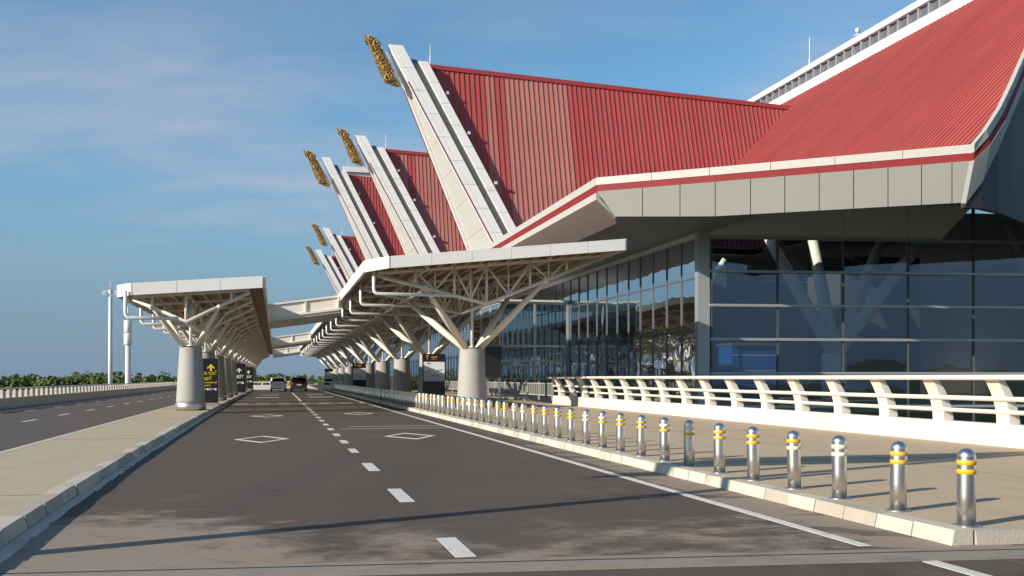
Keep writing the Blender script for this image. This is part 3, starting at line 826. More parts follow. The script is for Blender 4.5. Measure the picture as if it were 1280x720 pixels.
    for (cx, cy, R0) in ((262, 232, 46), (395, 610, 44), (300, 400, 34), (360, 500, 34)):
        arc = [fp(cx + (R0 - 2.6 * k) * math.cos(k * 0.55), cy + (R0 - 2.6 * k) * math.sin(k * 0.55)) for k in range(14)]
        for sd in (-1, 1): b.tube([(u, vc + sd * 0.27, h + EYE) for u, h in arc], 0.10 * sc / 0.0613, 6)
    tb(b, 'finial', M['gold'], roof)
    br = [(325, 300), (385, 318), (440, 420), (490, 520), (550, 640), (585, 720), (560, 712), (470, 560), (385, 400)]
    b = MB(); b.prism([(fp(x, y)[0], vc - 0.12, fp(x, y)[1] + EYE) for x, y in br], (0, 0.24, 0)); tb(b, 'finial_bracket', M['barge'], roof, True)
    # lightning rod on the ridge
    b = MB(); b.tube([(ustart + 0.6, vc, rh + EYE), (ustart + 0.6, vc, rh + EYE + 1.75)], 0.035, 6); b.tube([(ustart + 0.6, vc, rh + EYE), (ustart + 0.6, vc, rh + EYE + 0.9)], 0.06, 6); tb(b, 'lightning_rod', M['grey_light'], roof)
    # small floodlights on the inner barge
    for f in (0.35, 0.62, 0.84):
        h = B + (rh - B) * f; u = ue(h) + 2.55
        b = MB(); b.box(u, u + 0.2, vs(h, -1) - 0.75, vs(h, -1) - 0.5, h + EYE - 0.1, h + EYE + 0.12); tb(b, 'ridge_lamp', M['grey_light'], roof)
    return roof
f1 = [(13.4, 15.1, .15), (15.1, 15.9, .6), (15.9, 16.5, 0.9), (17.2, 21.2, 0.85)]
gable(74.2, 8.4, 25.6, 15.9, 4.25, 43.3, 23.0, 24.2, fades=[(15.6, 16.4, 0.75), (17.4, 22.4, 0.9)])
gable(102.7, 8.1, 25.6, 15.9, 4.25, 43.3, 23.0, 24.2, fades=[(12.5, 13.3, 0.8), (14.2, 26, 0.8)])
gable(135.0, 6.1, 30.4, 15.9, 4.9, 43.3, 27.0, 28.3, True)
gable(167.2, 7.7, 25.6, 15.9, 4.25, 43.3, 23.0, 24.2)
gable(195.9, 7.6, 25.6, 15.9, 4.25, 43.3, 23.0, 24.2)

# main roof: 43 degree plane that faces the road, clerestory band along its ridge
sl = 21.3 / 22.4; UM0, UM1, HM0, US0 = 27.6, 44.7, 8.7, 29.0
HM1 = HM0 + sl * (UM1 - UM0)
def on_main(px, py, lift=0.0):     # the place on the roof plane measured at this point of the photograph
    k = (px - HX) / F; kk = k * CT + ST; c = (HY - py) / F
    Yp = (HM0 + lift - sl * UM0) / (c - sl * kk)
    return ray(px, py, Yp)
L0 = [(1218, 180), (1233, 162), (1251, 134), (1266, 103), (1281, 69)]
L1 = [(1218, 190), (1236, 171), (1253, 143), (1268, 111), (1282, 78)]
L2 = [(1218, 200), (1239, 180), (1256, 152), (1270, 119), (1284, 86)]
L3 = [(1207, 255), (1229, 226), (1249, 184), (1268, 138), (1287, 98)]
VP0 = [on_main(*q, 0.30) for q in L0]
def at_depth(q, ref): return ray(q[0], q[1], W(ref.x, ref.y).y + 0.05)
VP1 = [at_depth(q, r_) for q, r_ in zip(L1, VP0)]; VP2 = [at_depth(q, r_) for q, r_ in zip(L2, VP0)]; VP3 = [at_depth(q, r_) for q, r_ in zip(L3, VP0)]
ex = (VP0[-1] - VP0[-2]).normalized() * 24
for P_l in (VP0, VP1, VP2, VP3): P_l.append(P_l[-1] + ex)
def verge_v(u):
    for p_, q_ in zip(VP0, VP0[1:]):
        if u <= q_.x: break
    return p_.y + (u - p_.x) * (q_.y - p_.y) / (q_.x - p_.x)
def verge_u(v):
    if v <= VP0[0].y: return VP0[0].x
    for p_, q_ in zip(VP0, VP0[1:]):
        if v <= q_.y: break
    return p_.x + (v - p_.y) * (q_.x - p_.x) / (q_.y - p_.y)
b = MB(); fades_ = []
step = 0.42; vmax = 235
vq = 30.0
n = 0
while vq < vmax:
    def umax_(v): return min(UM1, verge_u(v)) if v > VP0[0].y else US0
    a1, a2 = umax_(vq), umax_(vq + step)
    if a1 > US0 + 0.3:
        prof = [(vq, 0, a1), (vq + step - 0.07, 0, a2), (vq + step - 0.07, 0.09, a2), (vq + step, 0.09, a2), (vq + step, 0, a2)]
        base = len(b.v); nx, nz = -math.sin(math.atan(sl)), math.cos(math.atan(sl))
        for (v, o, um) in prof: b.v.append(Vector((US0 + nx * o, v, HM0 + sl * (US0 - UM0) + EYE + nz * o)))
        for (v, o, um) in prof: b.v.append(Vector((um + nx * o, v, HM0 + sl * (um - UM0) + EYE + nz * o)))
        fd = 0.2 + 0.5 * random.random()
        for k in range(4): b.face((base + k, base + k + 1, base + 6 + k, base + 5 + k)); fades_.append(fd)
    vq += step
main = tb(b, 'main_roof', M['red_main']); set_fade(main, fades_)
vr0 = verge_v(UM1)
b = MB(); b.box(UM1 - 0.35, UM1 + 0.15, vr0, vmax, HM1 + EYE - 0.25, HM1 + EYE + 0.5); tb(b, 'sill_band', M['barge'], main)
b = MB(); b.box(UM1 - 0.25, UM1 + 1.2, vr0, vmax, HM1 + EYE + 1.50, HM1 + EYE + 1.95); tb(b, 'top_band', M['barge'], main)
b = MB(); b.box(UM1 + 0.10, UM1 + 0.3, vr0, vmax, HM1 + EYE + 0.5, HM1 + EYE + 1.50); tb(b, 'louvre_band', M['louvre'], main)
b = MB(); vq = vr0
while vq < 150:
    b.box(UM1 - 0.12, UM1 + 0.098, vq, vq + 0.16, HM1 + EYE + 0.502, HM1 + EYE + 1.498); vq += 1.15
tb(b, 'louvre_fin', M['mullion'], main)['kind'] = 'stuff'
for (px, py0, py1, Yd) in ((1012, 82, 47, 85), (1072, 54, 38, 78)):
    p = ray(px, py0, Yd); q = ray(px, py1, Yd)
    b = MB(); b.tube([p - Vector((0, 0, 1.5)), q], 0.045, 6); b.tube([p - Vector((0, 0, 1.5)), p + Vector((0, 0, 0.6))], 0.09, 6)
    if px > 1050: b.blob(q, 0.22, 0.22, 0.22, 6, 5); b.blob((q.x, q.y, q.z - 0.4), 0.35, 0.35, 0.08, 6, 4)
    tb(b, 'lightning_rod', M['grey_light'], main)
# verge bands that sweep up from the end of the eave, and the gable end below them, its shade painted near-black
def sweep(Pa, Pb, m, nm, T=0.3, o=0.0):
    b = MB(); dv_ = Vector((0, T, 0)); do = Vector((0, o, 0))
    for (a0, a1), (c0, c1) in zip(zip(Pa, Pa[1:]), zip(Pb, Pb[1:])):
        b.hexa([c0 + do, c1 + do, c1 + do + dv_, c0 + do + dv_, a0 + do, a1 + do, a1 + do + dv_, a0 + do + dv_])
    return tb(b, nm, m, main, True)
def inset(P, d): return [p + Vector((0, 0, d)) for p in P]
sweep(VP0, VP1, M['eave_band'], 'verge_board'); sweep(inset(VP1, -0.012), inset(VP2, 0.012), M['stripe'], 'verge_stripe', 0.25, 0.03); sweep(VP2, VP3, M['eave'], 'verge_panel')
b = MB(); zb = EYE + 7.15
for p_, q_ in zip(VP3, VP3[1:]):
    b.hexa([(p_.x, p_.y + 0.06, zb), (q_.x, q_.y + 0.06, zb), (q_.x, q_.y + 0.3, zb), (p_.x, p_.y + 0.3, zb), p_ + Vector((0, 0.06, 0.05)), q_ + Vector((0, 0.06, 0.05)), q_ + Vector((0, 0.3, 0.05)), p_ + Vector((0, 0.3, 0.05))])
tb(b, 'gable_end', M['shade_wall'], main, True)

# eaves: fascia that runs along the road, turns the corner and comes forward over the glass front
HT = 10.0
C1 = ray(745, 222, HT * F / (HY - 222)); C2 = ray(1218, 180, HT * F / (HY - 180))
UL = C1.x
_d = Vector((C2.x - C1.x, C2.y - C1.y, 0)).normalized(); _n = Vector((-_d.y, _d.x, 0))      # _n points in under the roof
_pn = Vector((_n.x, _n.y, 0)) * math.cos(math.radians(20)) + Vector((0, 0, 1)) * math.sin(math.radians(20))
_p0 = Vector((C1.x, C1.y, EYE + 9.25))
def on_panel(px, py):
    a_, b_ = ray(px, py, 30), ray(px, py, 60); t_ = (_p0 - a_).dot(_pn) / (b_ - a_).dot(_pn); return a_ + (b_ - a_) * t_
B1 = on_panel(769, 270.5); B2 = on_panel(1207, 253)
def hz(p, h): return Vector((p.x, p.y, h + EYE))
# left eave, along v
b = MB(); v_e = 232.0
def leftband(h1, h0, o1, o0, m, nm, T=0.25, joints=1.9):
    b = MB(); vv = C1.y
    while vv < v_e:
        e = min(vv + joints, v_e); a_ = vv + 0.006; e_ = e - 0.006
        b.hexa([(UL + o0, a_, h0 + EYE), (UL + o0 + T, a_, h0 + EYE), (UL + o0 + T, e_, h0 + EYE), (UL + o0, e_, h0 + EYE),
                (UL + o1, a_, h1 + EYE), (UL + o1 + T, a_, h1 + EYE), (UL + o1 + T, e_, h1 + EYE), (UL + o1, e_, h1 + EYE)])
        vv = e
    return tb(b, nm, m, eave, True)
def bandseg(p, q, h1, h0, i1, i0, m, nm, n, T=0.25, q_h0=None, pn=None):
    """a band between corners p and q of the front eave, n panels, i1/i0 set in at the top/bottom"""
    d = Vector((q.x - p.x, q.y - p.y, 0)); L_ = d.length; d.normalize(); nn = Vector((-d.y, d.x, 0))
    b = MB()
    for k in range(n):
        t0 = L_ * k / n + 0.012; t1 = L_ * (k + 1) / n - 0.012
        def pt(t, i, h): 
            w = Vector((p.x, p.y, 0)) + d * t + nn * i; return (w.x, w.y, h + EYE)
        f0, f1 = t0 / L_, t1 / L_
        hb = lambda f: h0 + ((q_h0 if q_h0 is not None else h0) - h0) * f
        b.hexa([pt(t0, i0, hb(f0)), pt(t1, i0, hb(f1)), pt(t1, i0 + T, hb(f1)), pt(t0, i0 + T, hb(f0)),
                pt(t0, i1, h1), pt(t1, i1, h1), pt(t1, i1 + T, h1), pt(t0, i1 + T, h1)])
    return tb(b, nm, m, eave, True)
# core that closes the eave behind the bands
LIGHT_GAP = (23.4, 35.5, 50.6, 67.0)  # opening added in roof and ceiling to let daylight into the hall
b = MB(); zf = HT + EYE - 0.13
for poly in ([(UL + 0.5, C1.y + 0.6), (UL + 0.5, LIGHT_GAP[2]), (40, LIGHT_GAP[2]), (40, 49.5), (C2.x + 0.0, C2.y + 1.2)], [(UL + 0.5, LIGHT_GAP[2]), (LIGHT_GAP[0], LIGHT_GAP[2]), (LIGHT_GAP[0], LIGHT_GAP[3]), (UL + 0.5, LIGHT_GAP[3])], [(LIGHT_GAP[1], LIGHT_GAP[2]), (40, LIGHT_GAP[2]), (40, LIGHT_GAP[3]), (LIGHT_GAP[1], LIGHT_GAP[3])], [(UL + 0.5, LIGHT_GAP[3]), (40, LIGHT_GAP[3]), (40, v_e), (UL + 0.5, v_e)]):
    b.prism([(x, y, zf) for x, y in poly], (0, 0, 0.06))
eave = tb(b, 'eave', M['flat'], None, True)
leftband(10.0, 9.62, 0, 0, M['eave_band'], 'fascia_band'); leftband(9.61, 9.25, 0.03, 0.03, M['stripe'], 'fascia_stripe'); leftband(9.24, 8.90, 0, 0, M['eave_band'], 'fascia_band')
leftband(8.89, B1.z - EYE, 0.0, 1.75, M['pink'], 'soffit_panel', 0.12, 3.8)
bandseg(C1, C2, 10.0, 9.63, 0, 0, M['eave_band'], 'fascia_band', 6); bandseg(C1, C2, 9.62, 9.26, 0.03, 0.03, M['stripe'], 'fascia_stripe', 1)
# big sloping panels of the front eave (from the stripe down to the soffit edge), upright joints
def e_top(x): return 239.5 + (200.5 - 239.5) * (x - 745) / (1218 - 745)
def e_bot(x): return 270.5 if x < 880 else 271 - 18 * (x - 880) / 327
b = MB(); jx = [803, 850, 894, 938, 981, 1024, 1067, 1110, 1152, 1190]
cols_ = [((746, 239.3), (769, 270.5))] + [((x, e_top(x)), (x, e_bot(x))) for x in jx] + [((1218, 200.5), (1207, 253))]
ofs = _n * 0.14
for k, (c0_, c1_) in enumerate(zip(cols_, cols_[1:])):
    g0 = 0.5 if k else 0; g1 = 0.5 if k < len(cols_) - 2 else 0
    p0, q0 = on_panel(c0_[0][0] + g0, c0_[0][1]), on_panel(c0_[1][0] + g0, c0_[1][1]); p1, q1 = on_panel(c1_[0][0] - g1, c1_[0][1]), on_panel(c1_[1][0] - g1, c1_[1][1])
    b.hexa([q0, q1, q1 + ofs, q0 + ofs, p0, p1, p1 + ofs, p0 + ofs])
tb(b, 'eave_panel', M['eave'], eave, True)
b = MB(); bb = _n * 0.16
for k in range(len(cols_) - 1):
    p0, q0 = on_panel(*cols_[k][0]), on_panel(*cols_[k][1]); p1, q1 = on_panel(*cols_[k + 1][0]), on_panel(*cols_[k + 1][1])
    b.quad(q0 + bb, q1 + bb, p1 + bb, p0 + bb)
tb(b, 'panel_backing', M['mullion_d'], eave)
# corner piece between front panel and pink soffit
b = MB(); b.quad(hz(C1, 9.24), hz(C1, 8.9), (UL + 1.75, C1.y + 1.75, B1.z), B1); 
tb(b, 'corner_panel', M['eave'], eave)
# soffit: low over the side wall, set higher behind the front panels
G0 = ray(884, 297, 52.9)
fe = B1 + (B2 - B1) * ((G0.x + 0.2 - B1.x) / (B2.x - B1.x))
b = MB(); poly = [(UL + 1.8, C1.y + 1.9), (B1.x + 0.05, B1.y + 0.25), (fe.x, fe.y + 0.3), (G0.x + 0.2, 70), (G0.x + 0.2, v_e), (UL + 1.8, v_e)]
zz = B1.z - 0.01
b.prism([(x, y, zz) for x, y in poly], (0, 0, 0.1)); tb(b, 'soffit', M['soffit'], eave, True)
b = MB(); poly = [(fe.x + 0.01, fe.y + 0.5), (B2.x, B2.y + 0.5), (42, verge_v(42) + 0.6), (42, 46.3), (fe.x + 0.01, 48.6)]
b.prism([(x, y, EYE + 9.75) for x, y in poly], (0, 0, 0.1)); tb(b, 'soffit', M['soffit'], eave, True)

# glass walls
G0 = ray(884, 297, 52.9); G1 = ray(1280, 303.5, 54.9)
gd = Vector((G1.x - G0.x, G1.y - G0.y, 0)); gd.normalize(); gn = Vector((gd.y, -gd.x, 0))
def gp(t, z, o=0.0):
    w = Vector((G0.x, G0.y, 0)) + gd * t + gn * o; return Vector((w.x, w.y, z))
def t_of(px):      # distance along the front at picture column px
    k = (px - HX) / F
    # world coordinates of the front line
    P0 = W(G0.x, G0.y); D = W(gd.x, gd.y)
    return (k * P0.y - P0.x) / (D.x - k * D.y)
tc = [t_of(x) for x in (889, 972, 1054, 1135, 1217)]
dt = tc[4] - tc[3]
tc += [tc[4] + dt * k for k in range(1, 6)]
YG = 52.9
zrow = [EYE + (HY - y) / F * YG for y in (297, 339, 381.5, 424, 466.5)]
dz = zrow[0] - zrow[1]
zrow += [zrow[4] - dz * k for k in (1, 2, 3)] + [-6.0]
b = MB()
for i, t in enumerate(tc): b.hexa([gp(t - 0.05, -6, 0.06), gp(t + 0.05, -6, 0.06), gp(t + 0.05, -6, -0.14), gp(t - 0.05, -6, -0.14), gp(t - 0.05, zrow[0] if t < tc[4] - .1 else 11.34, 0.06), gp(t + 0.05, zrow[0] if t < tc[4] - .1 else 11.34, 0.06), gp(t + 0.05, zrow[0] if t < tc[4] - .1 else 11.34, -0.14), gp(t - 0.05, zrow[0] if t < tc[4] - .1 else 11.34, -0.14)])
cw = tb(b, 'curtain_wall', M['mullion_d'])
for z in zrow[:-1]:
    b = MB(); b.hexa([gp(tc[0] - 0.1, z - 0.07, 0.062), gp(tc[-1], z - 0.07, 0.062), gp(tc[-1], z - 0.07, 0.19), gp(tc[0] - 0.1, z - 0.07, 0.19), gp(tc[0] - 0.1, z + 0.07, 0.062), gp(tc[-1], z + 0.07, 0.062), gp(tc[-1], z + 0.07, 0.19), gp(tc[0] - 0.1, z + 0.07, 0.19)])
    tb(b, 'transom', M['mullion'], cw)
pr = random.Random(3)
for i in range(len(tc) - 1):
    zs = list(zrow) 
    if i >= 3: zs = [11.3] + zs
    for za, zb_ in zip(zs, zs[1:]):
        a, c = tc[i] + 0.052, tc[i + 1] - 0.052
        j = [pr.uniform(-0.012, 0.012) for _ in range(4)]
        b = MB(); b.quad(gp(a, zb_ + 0.02, j[0]), gp(c, zb_ + 0.02, j[1]), gp(c, za - 0.02, j[2]), gp(a, za - 0.02, j[0] + j[2] - j[1])); tb(b, 'glass_pane', M['glass_f'], cw)
# grey cladding strip over the glass
b = MB(); 
for i in range(4):
    a, c = (tc[i] - (0.1 if i == 0 else 0)) + 0.012, tc[i + 1] - 0.012
    if i == 3: c = t_of(1176)
    b.hexa([gp(a, zrow[0] + 0.075, 0.02), gp(c, zrow[0] + 0.075, 0.02), gp(c, zrow[0] + 0.075, -0.2), gp(a, zrow[0] + 0.075, -0.2), gp(a, 11.34, 0.02), gp(c + (1.9 if i == 3 else 0), 11.34, 0.02), gp(c + (1.9 if i == 3 else 0), 11.34, -0.2), gp(a, 11.34, -0.2)])
tb(b, 'wall_cladding', M['grey_panel'], cw)
# corner pier of pale aluminium
b = MB(); b.hexa([gp(-0.55, -6, 0.1), gp(tc[0] - 0.11, -6, 0.1), gp(tc[0] - 0.11, -6, -0.5), gp(-0.55, -6, -0.5), gp(-0.55, 10.0, 0.1), gp(tc[0] - 0.11, 10.0, 0.1), gp(tc[0] - 0.11, 10.0, -0.5), gp(-0.55, 10.0, -0.5)])
tb(b, 'corner_pier', M['mullion'], cw)
# side wall along the road
US = G0.x - 0.3
zt_s = zrow[0] + 0.05
b = MB(); sv0 = G0.y + 0.6; vv = sv0; idx = 0; v_end = 205
vlist = []
while vv < v_end:
    vlist.append(vv); vv += 2.15
for i, v in enumerate(vlist): b.box(US - 0.06, US + 0.08, v - 0.025, v + 0.025, -6, zt_s)
sw = tb(b, 'curtain_wall', M['mullion_s'])
b = MB()
for z in (zrow[1] - 0.3, zrow[3] + 0.5, 0.1): b.box(US - 0.03, US + 0.11, sv0, v_end, z - 0.05, z + 0.05)
tb(b, 'transom', M['mullion_d'], sw)
b = MB(); b.box(US - 0.05, US + 0.2, sv0, v_end, zt_s, 10.0)
tb(b, 'wall_cladding', M['grey_panel'], sw)
zz = [-6.0, 0.1, zrow[3] + 0.5, zrow[1] - 0.3, zt_s]
far = MB()
for i, (a, c) in enumerate(zip(vlist, vlist[1:])):
    if i < 28:
        for za, zb_ in zip(zz[1:], zz[2:]):
            j = [pr.uniform(-0.010, 0.010) for _ in range(3)]
            b = MB(); b.quad((US + j[0], a + 0.04, za + .05), (US + j[1], c - 0.04, za + .05), (US + j[2], c - 0.04, zb_ - .05), (US + j[0] + j[2] - j[1], a + 0.04, zb_ - .05)); tb(b, 'glass_pane', M['glass_s'], sw)
        far.quad((US, a + 0.04, zz[0]), (US, c - 0.04, zz[0]), (US, c - 0.04, zz[1]), (US, a + 0.04, zz[1]))
    else:
        j = [pr.uniform(-0.010, 0.010) for _ in range(3)]
        far.quad((US + j[0], a + 0.04, -6), (US + j[1], c - 0.04, -6), (US + j[2], c - 0.04, zt_s), (US + j[0] + j[2] - j[1], a + 0.04, zt_s))
tag(tb(far, 'glass_pane', M['glass_s'], sw), kind='stuff')

# interior seen through the glass
ge = gp(tc[-1], 0, -0.4); gs = gp(0.3, 0, -0.4)
def slab(z0, z1, m, nm):
    if z0 > 5:      # the ceiling leaves an added opening that lets daylight onto the branching columns
        b = MB(); b.prism([(US + 0.25, gs.y, z0), (ge.x, ge.y, z0), (ge.x, LIGHT_GAP[2], z0), (US + 0.25, LIGHT_GAP[2], z0)], (0, 0, z1 - z0))
        b.box(US + 0.25, ge.x, LIGHT_GAP[3], 84, z0, z1); b.box(US + 0.25, LIGHT_GAP[0], LIGHT_GAP[2], LIGHT_GAP[3], z0, z1); b.box(LIGHT_GAP[1], ge.x, LIGHT_GAP[2], LIGHT_GAP[3], z0, z1)
        tb(b, nm, m, None, True)
    else:
        b = MB(); b.prism([(US + 0.25, gs.y, z0), (ge.x, ge.y, z0), (ge.x, 84, z0), (US + 0.25, 84, z0)], (0, 0, z1 - z0)); tb(b, nm, m, None, True)
    b = MB(); b.box(US + 0.25, 46, 84.5, 210, z0, z1); tb(b, nm, m)
slab(-0.35, 0.10, M['floor_in'], 'interior_floor'); slab(10.9, 11.0, M['wall_in'], 'interior_ceiling'); slab(-6.3, -5.9, M['floor_in'], 'interior_floor')
b = MB(); b.box(US + 0.3, ge.x, 84, 84.4, -6, 10.89); b.box(ge.x - 0.4, ge.x, ge.y + 0.5, 83.9, -6, 10.89); tb(b, 'interior_wall', M['wall_in'])
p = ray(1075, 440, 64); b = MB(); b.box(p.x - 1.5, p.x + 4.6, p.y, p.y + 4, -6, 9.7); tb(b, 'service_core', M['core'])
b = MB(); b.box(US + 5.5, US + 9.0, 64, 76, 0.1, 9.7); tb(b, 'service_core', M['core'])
# branching columns behind the front glass
def branching(px, Yd, tips):
    base = ray(px, 440, Yd); b = MB()
    b.lathe([(0.75, -6), (0.75, 2.9), (0.70, 3.1)], 20, (base.x, base.y, 0)); col = tb(b, 'branching_column', M['tree_col'])
    for (tx, ty, dy, r_) in tips:
        q = ray(tx, ty, Yd + dy); b = MB(); q2 = q + (q - Vector((base.x, base.y, 3.0))) * 0.35
        b.tube([(base.x, base.y, 2.9), (base.x + (q.x - base.x) * .5, base.y + (q.y - base.y) * .5, 2.9 + (q.z - 2.9) * .5), q2], [0.42, 0.40, 0.24], 14); tb(b, 'branch', M['tree_col'], col)
branching(1043, 58.5, [(968, 310, -0.8, .3), (1016, 300, 1.5, .3), (1097, 312, 1.5, .3), (1152, 300, -0.8, .3)])
branching(1340, 60, [(1270, 300, -1, .3), (1310, 300, 2, .3), (1390, 300, 2, .3)])
for v in (62, 88, 114):
    b = MB(); b.lathe([(0.7, 0.1), (0.7, 4.0), (0.6, 4.2)], 16, (US + 4, v, 0)); col = tb(b, 'branching_column', M['tree_col'])
    for (du, dv_) in ((-2.6, -2.6), (2.6, -2.6), (-2.6, 2.6), (2.6, 2.6)):
        b = MB(); b.tube([(US + 4, v, 4.1), (US + 4 + du, v + dv_, 9.6)], 0.32, 10, r2=0.18); tb(b, 'branch', M['tree_col'], col)
# entrance lobby: a glass box that stands out from the side wall
vb0, vb1, ub0 = 73.6, 84.0, 17.1
zl = EYE + 6.0
b = MB()
for u in (ub0, (ub0 + US) / 2, US - 0.12):
    b.box(u - 0.09, u + 0.09, vb0 - 0.09, vb0 + 0.09, 0.1, zl)
for z in (0.25, 2.9, 4.1, zl - 0.1):
    b.box(ub0 + 0.092, (ub0 + US) / 2 - 0.092, vb0 - 0.08, vb0 + 0.08, z - 0.09, z + 0.09); b.box((ub0 + US) / 2 + 0.092, US - 0.212, vb0 - 0.08, vb0 + 0.08, z - 0.09, z + 0.09)
    b.box(ub0 - 0.08, ub0 + 0.08, vb0 + 0.092, vb1, z - 0.09, z + 0.09)
for v in (vb0 + 3.5, vb0 + 7): b.box(ub0 - 0.07, ub0 + 0.07, v - 0.07, v + 0.07, 0.1, zl - 0.2)
lob = tb(b, 'entrance_lobby', M['mullion'])
b = MB(); b.quad((ub0 + .1, vb0, .15), (US - .2, vb0, .15), (US - .2, vb0, zl - .2), (ub0 + .1, vb0, zl - .2)); b.quad((ub0, vb0 + .1, .15), (ub0, vb1, .15), (ub0, vb1, zl - .2), (ub0, vb0 + .1, zl - .2)); tb(b, 'glass_pane', M['glass_v'], lob)
b = MB(); b.box(ub0 - 0.25, US - .05, vb0 - 0.25, vb1, zl, zl + 0.16); tb(b, 'lobby_roof', M['grey_panel'], lob)
b = MB()
for u in (18.0, 19.1, 20.2): b.box(u - 0.05, u + 0.05, vb0 - 0.17, vb0 - 0.1, 0.15, 2.5)
b.box(17.95, 20.25, vb0 - 0.18, vb0 - 0.098, 2.5, 2.65); tb(b, 'door_frame', M['mullion'], lob)
b = MB(); b.box(15.25, US + 0.3, 70.5, 104, -0.4, 0.11); tb(b, 'entrance_bridge', M['floor_in'], lob)
# kiosk seen behind the front glass
p0 = ray(915, 466, 61); p1 = ray(981, 432, 61)
ks = thing('blue_kiosk', 'blue kiosk with pale lines seen low behind the terminal front glass', 'kiosk', p0.x, p0.y, 0.1)
off = (p0.x, p0.y, 0.1)
b = MB(); b.box(p0.x, p1.x, p0.y, p0.y + 2, 0.1, p1.z); b.build('body', M['blue'], ks, off)
b = MB()
for z in (1.1, 2.0, 3.0): b.box(p0.x, p1.x, p0.y - 0.03, p0.y - 0.003, z, z + 0.06)
b.build('shelf_line', M['grey_light'], ks, off)
b = MB(); b.box(p0.x - 0.1, p1.x + 0.1, p0.y - 0.3, p0.y + 2.1, p1.z, p1.z + 0.18); b.build('roof', M['mullion_s'], ks, off)

# ------------------------------------------------------------------ signs
def text(body, size, m, parent, loc, name='lettering', align='LEFT'):
    cu = bpy.data.curves.new(name, 'FONT'); cu.body = body; cu.size = size; cu.extrude = 0.004; cu.align_x = align
    t = bpy.data.objects.new(name + '_source', cu); COL.objects.link(t)
    bpy.context.view_layer.update()
    dg = bpy.context.evaluated_depsgraph_get()
    me = bpy.data.meshes.new_from_object(t.evaluated_get(dg)); bpy.data.objects.remove(t)
    me.materials.clear(); me.materials.append(m)
    o = bpy.data.objects.new(name, me); COL.objects.link(o); o.parent = parent
    o.location = loc; o.rotation_euler = (PI / 2, 0, 0)
    return o
def fit(o, w):
    xs = [q.co.x for q in o.data.vertices]
    if xs and max(xs) - min(xs) > 0.01: o.scale.x = w / (max(xs) - min(xs))
    return o
def totem(u, v, w, z0, z1, label, cat, name='sign_totem', group=None):
    root = thing(name, label, cat, u, v, KERB, group)
    b = MB(); b.box(-w / 2, w / 2, -0.12, 0.12, z0, z1); b.build('board', M['sign'], root)
    b = MB(); b.box(-w / 2 - 0.03, w / 2 + 0.03, -0.16, 0.16, 0.0, z0 - 0.002); b.build('plinth', M['collar'], root)
    return root
def arrow(root, x, z, s, m, y=-0.135):
    b = MB(); P = [(-.5, 0), (0, .5), (.5, 0), (.5, -.22), (.13, .12), (.13, -.5), (-.13, -.5), (-.13, .12), (-.5, -.22)]
    b.prism([(x + a * s, y, z + c * s) for a, c in P], (0, 0.012, 0)); fix(b.build('arrow', m, root))
def glyphs(root, x0, x1, z, s, n, m, y=-0.135):
    b = MB(); r_ = random.Random(n)
    for i in range(n):
        x = x0 + (x1 - x0) * (i + .5) / n
        if i % 3 == 0: b.lathe([(s / 2, 0), (s / 2, 0.012)], 14)
        w = s * 0.42
        if i % 3 == 0:
            for q in range(len(b.v) - 28, len(b.v)):
                p = b.v[q]; b.v[q] = Vector((x + p.x, y + p.z, z + p.y))
        elif i % 3 == 1:
            b.box(x - w, x + w, y, y + 0.012, z + s * .3, z + s * .42); b.box(x - w, x + w, y, y + 0.012, z - s * .42, z - s * .3); b.box(x - w, x - w + s * .14, y, y + .012, z - s * .298, z + s * .298); b.box(x + w - s * .14, x + w, y, y + .012, z - s * .298, z + s * .298); b.box(x - w * .5, x + w * .5, y, y + .012, z - s * .06, z + s * .06)
        else:
            b.box(x - s * .06, x + s * .06, y, y + 0.012, z - s * .45, z + s * .30); b.box(x - w, x + w, y, y + 0.012, z + s * .302, z + s * .43)
    fix(b.build('pictogram', m, root))
# Y of the first median sign: 50 m
p = ray(255.5, 500, 49.6)
t1 = totem(p.x, p.y, 1.36, 0.16, 2.45, 'black sign board with yellow lettering and upward arrow behind the first median column', 'sign', group='black signs on the median')
arrow(t1, 0.33, 1.98, 0.36, M['sign_y'])
fit(text('ជើងហោះហើរ', 0.27, M['sign_y'], t1, (-0.28, -0.128, 1.60)), 0.88); fit(text('អន្តរជាតិ', 0.26, M['sign_y'], t1, (-0.28, -0.128, 1.33)), 0.62)
fit(text('International', 0.145, M['sign_y'], t1, (-0.28, -0.128, 1.17)), 0.88); fit(text('Departures', 0.145, M['sign_y'], t1, (-0.12, -0.128, 1.02)), 0.42)
glyphs(t1, -0.28, 0.62, 0.86, 0.115, 7, M['sign_w'])
for k, (px, Yd) in enumerate(((296.5, 84.5), (311, 113))):
    p = ray(px, 480, Yd)
    t = totem(-3.25, p.y, 1.3, 0.16, 2.7, 'black sign board with white arrow on the median, %s' % ('among the middle columns' if k == 0 else 'beside the last columns near the cars'), 'sign', group='black signs on the median')
    arrow(t, 0.1, 2.1, 0.42, M['sign_w']); glyphs(t, -0.3, 0.5, 1.55, 0.32, 3, M['sign_w']); glyphs(t, -0.3, 0.5, 1.0, 0.2, 4, M['sign_w'])
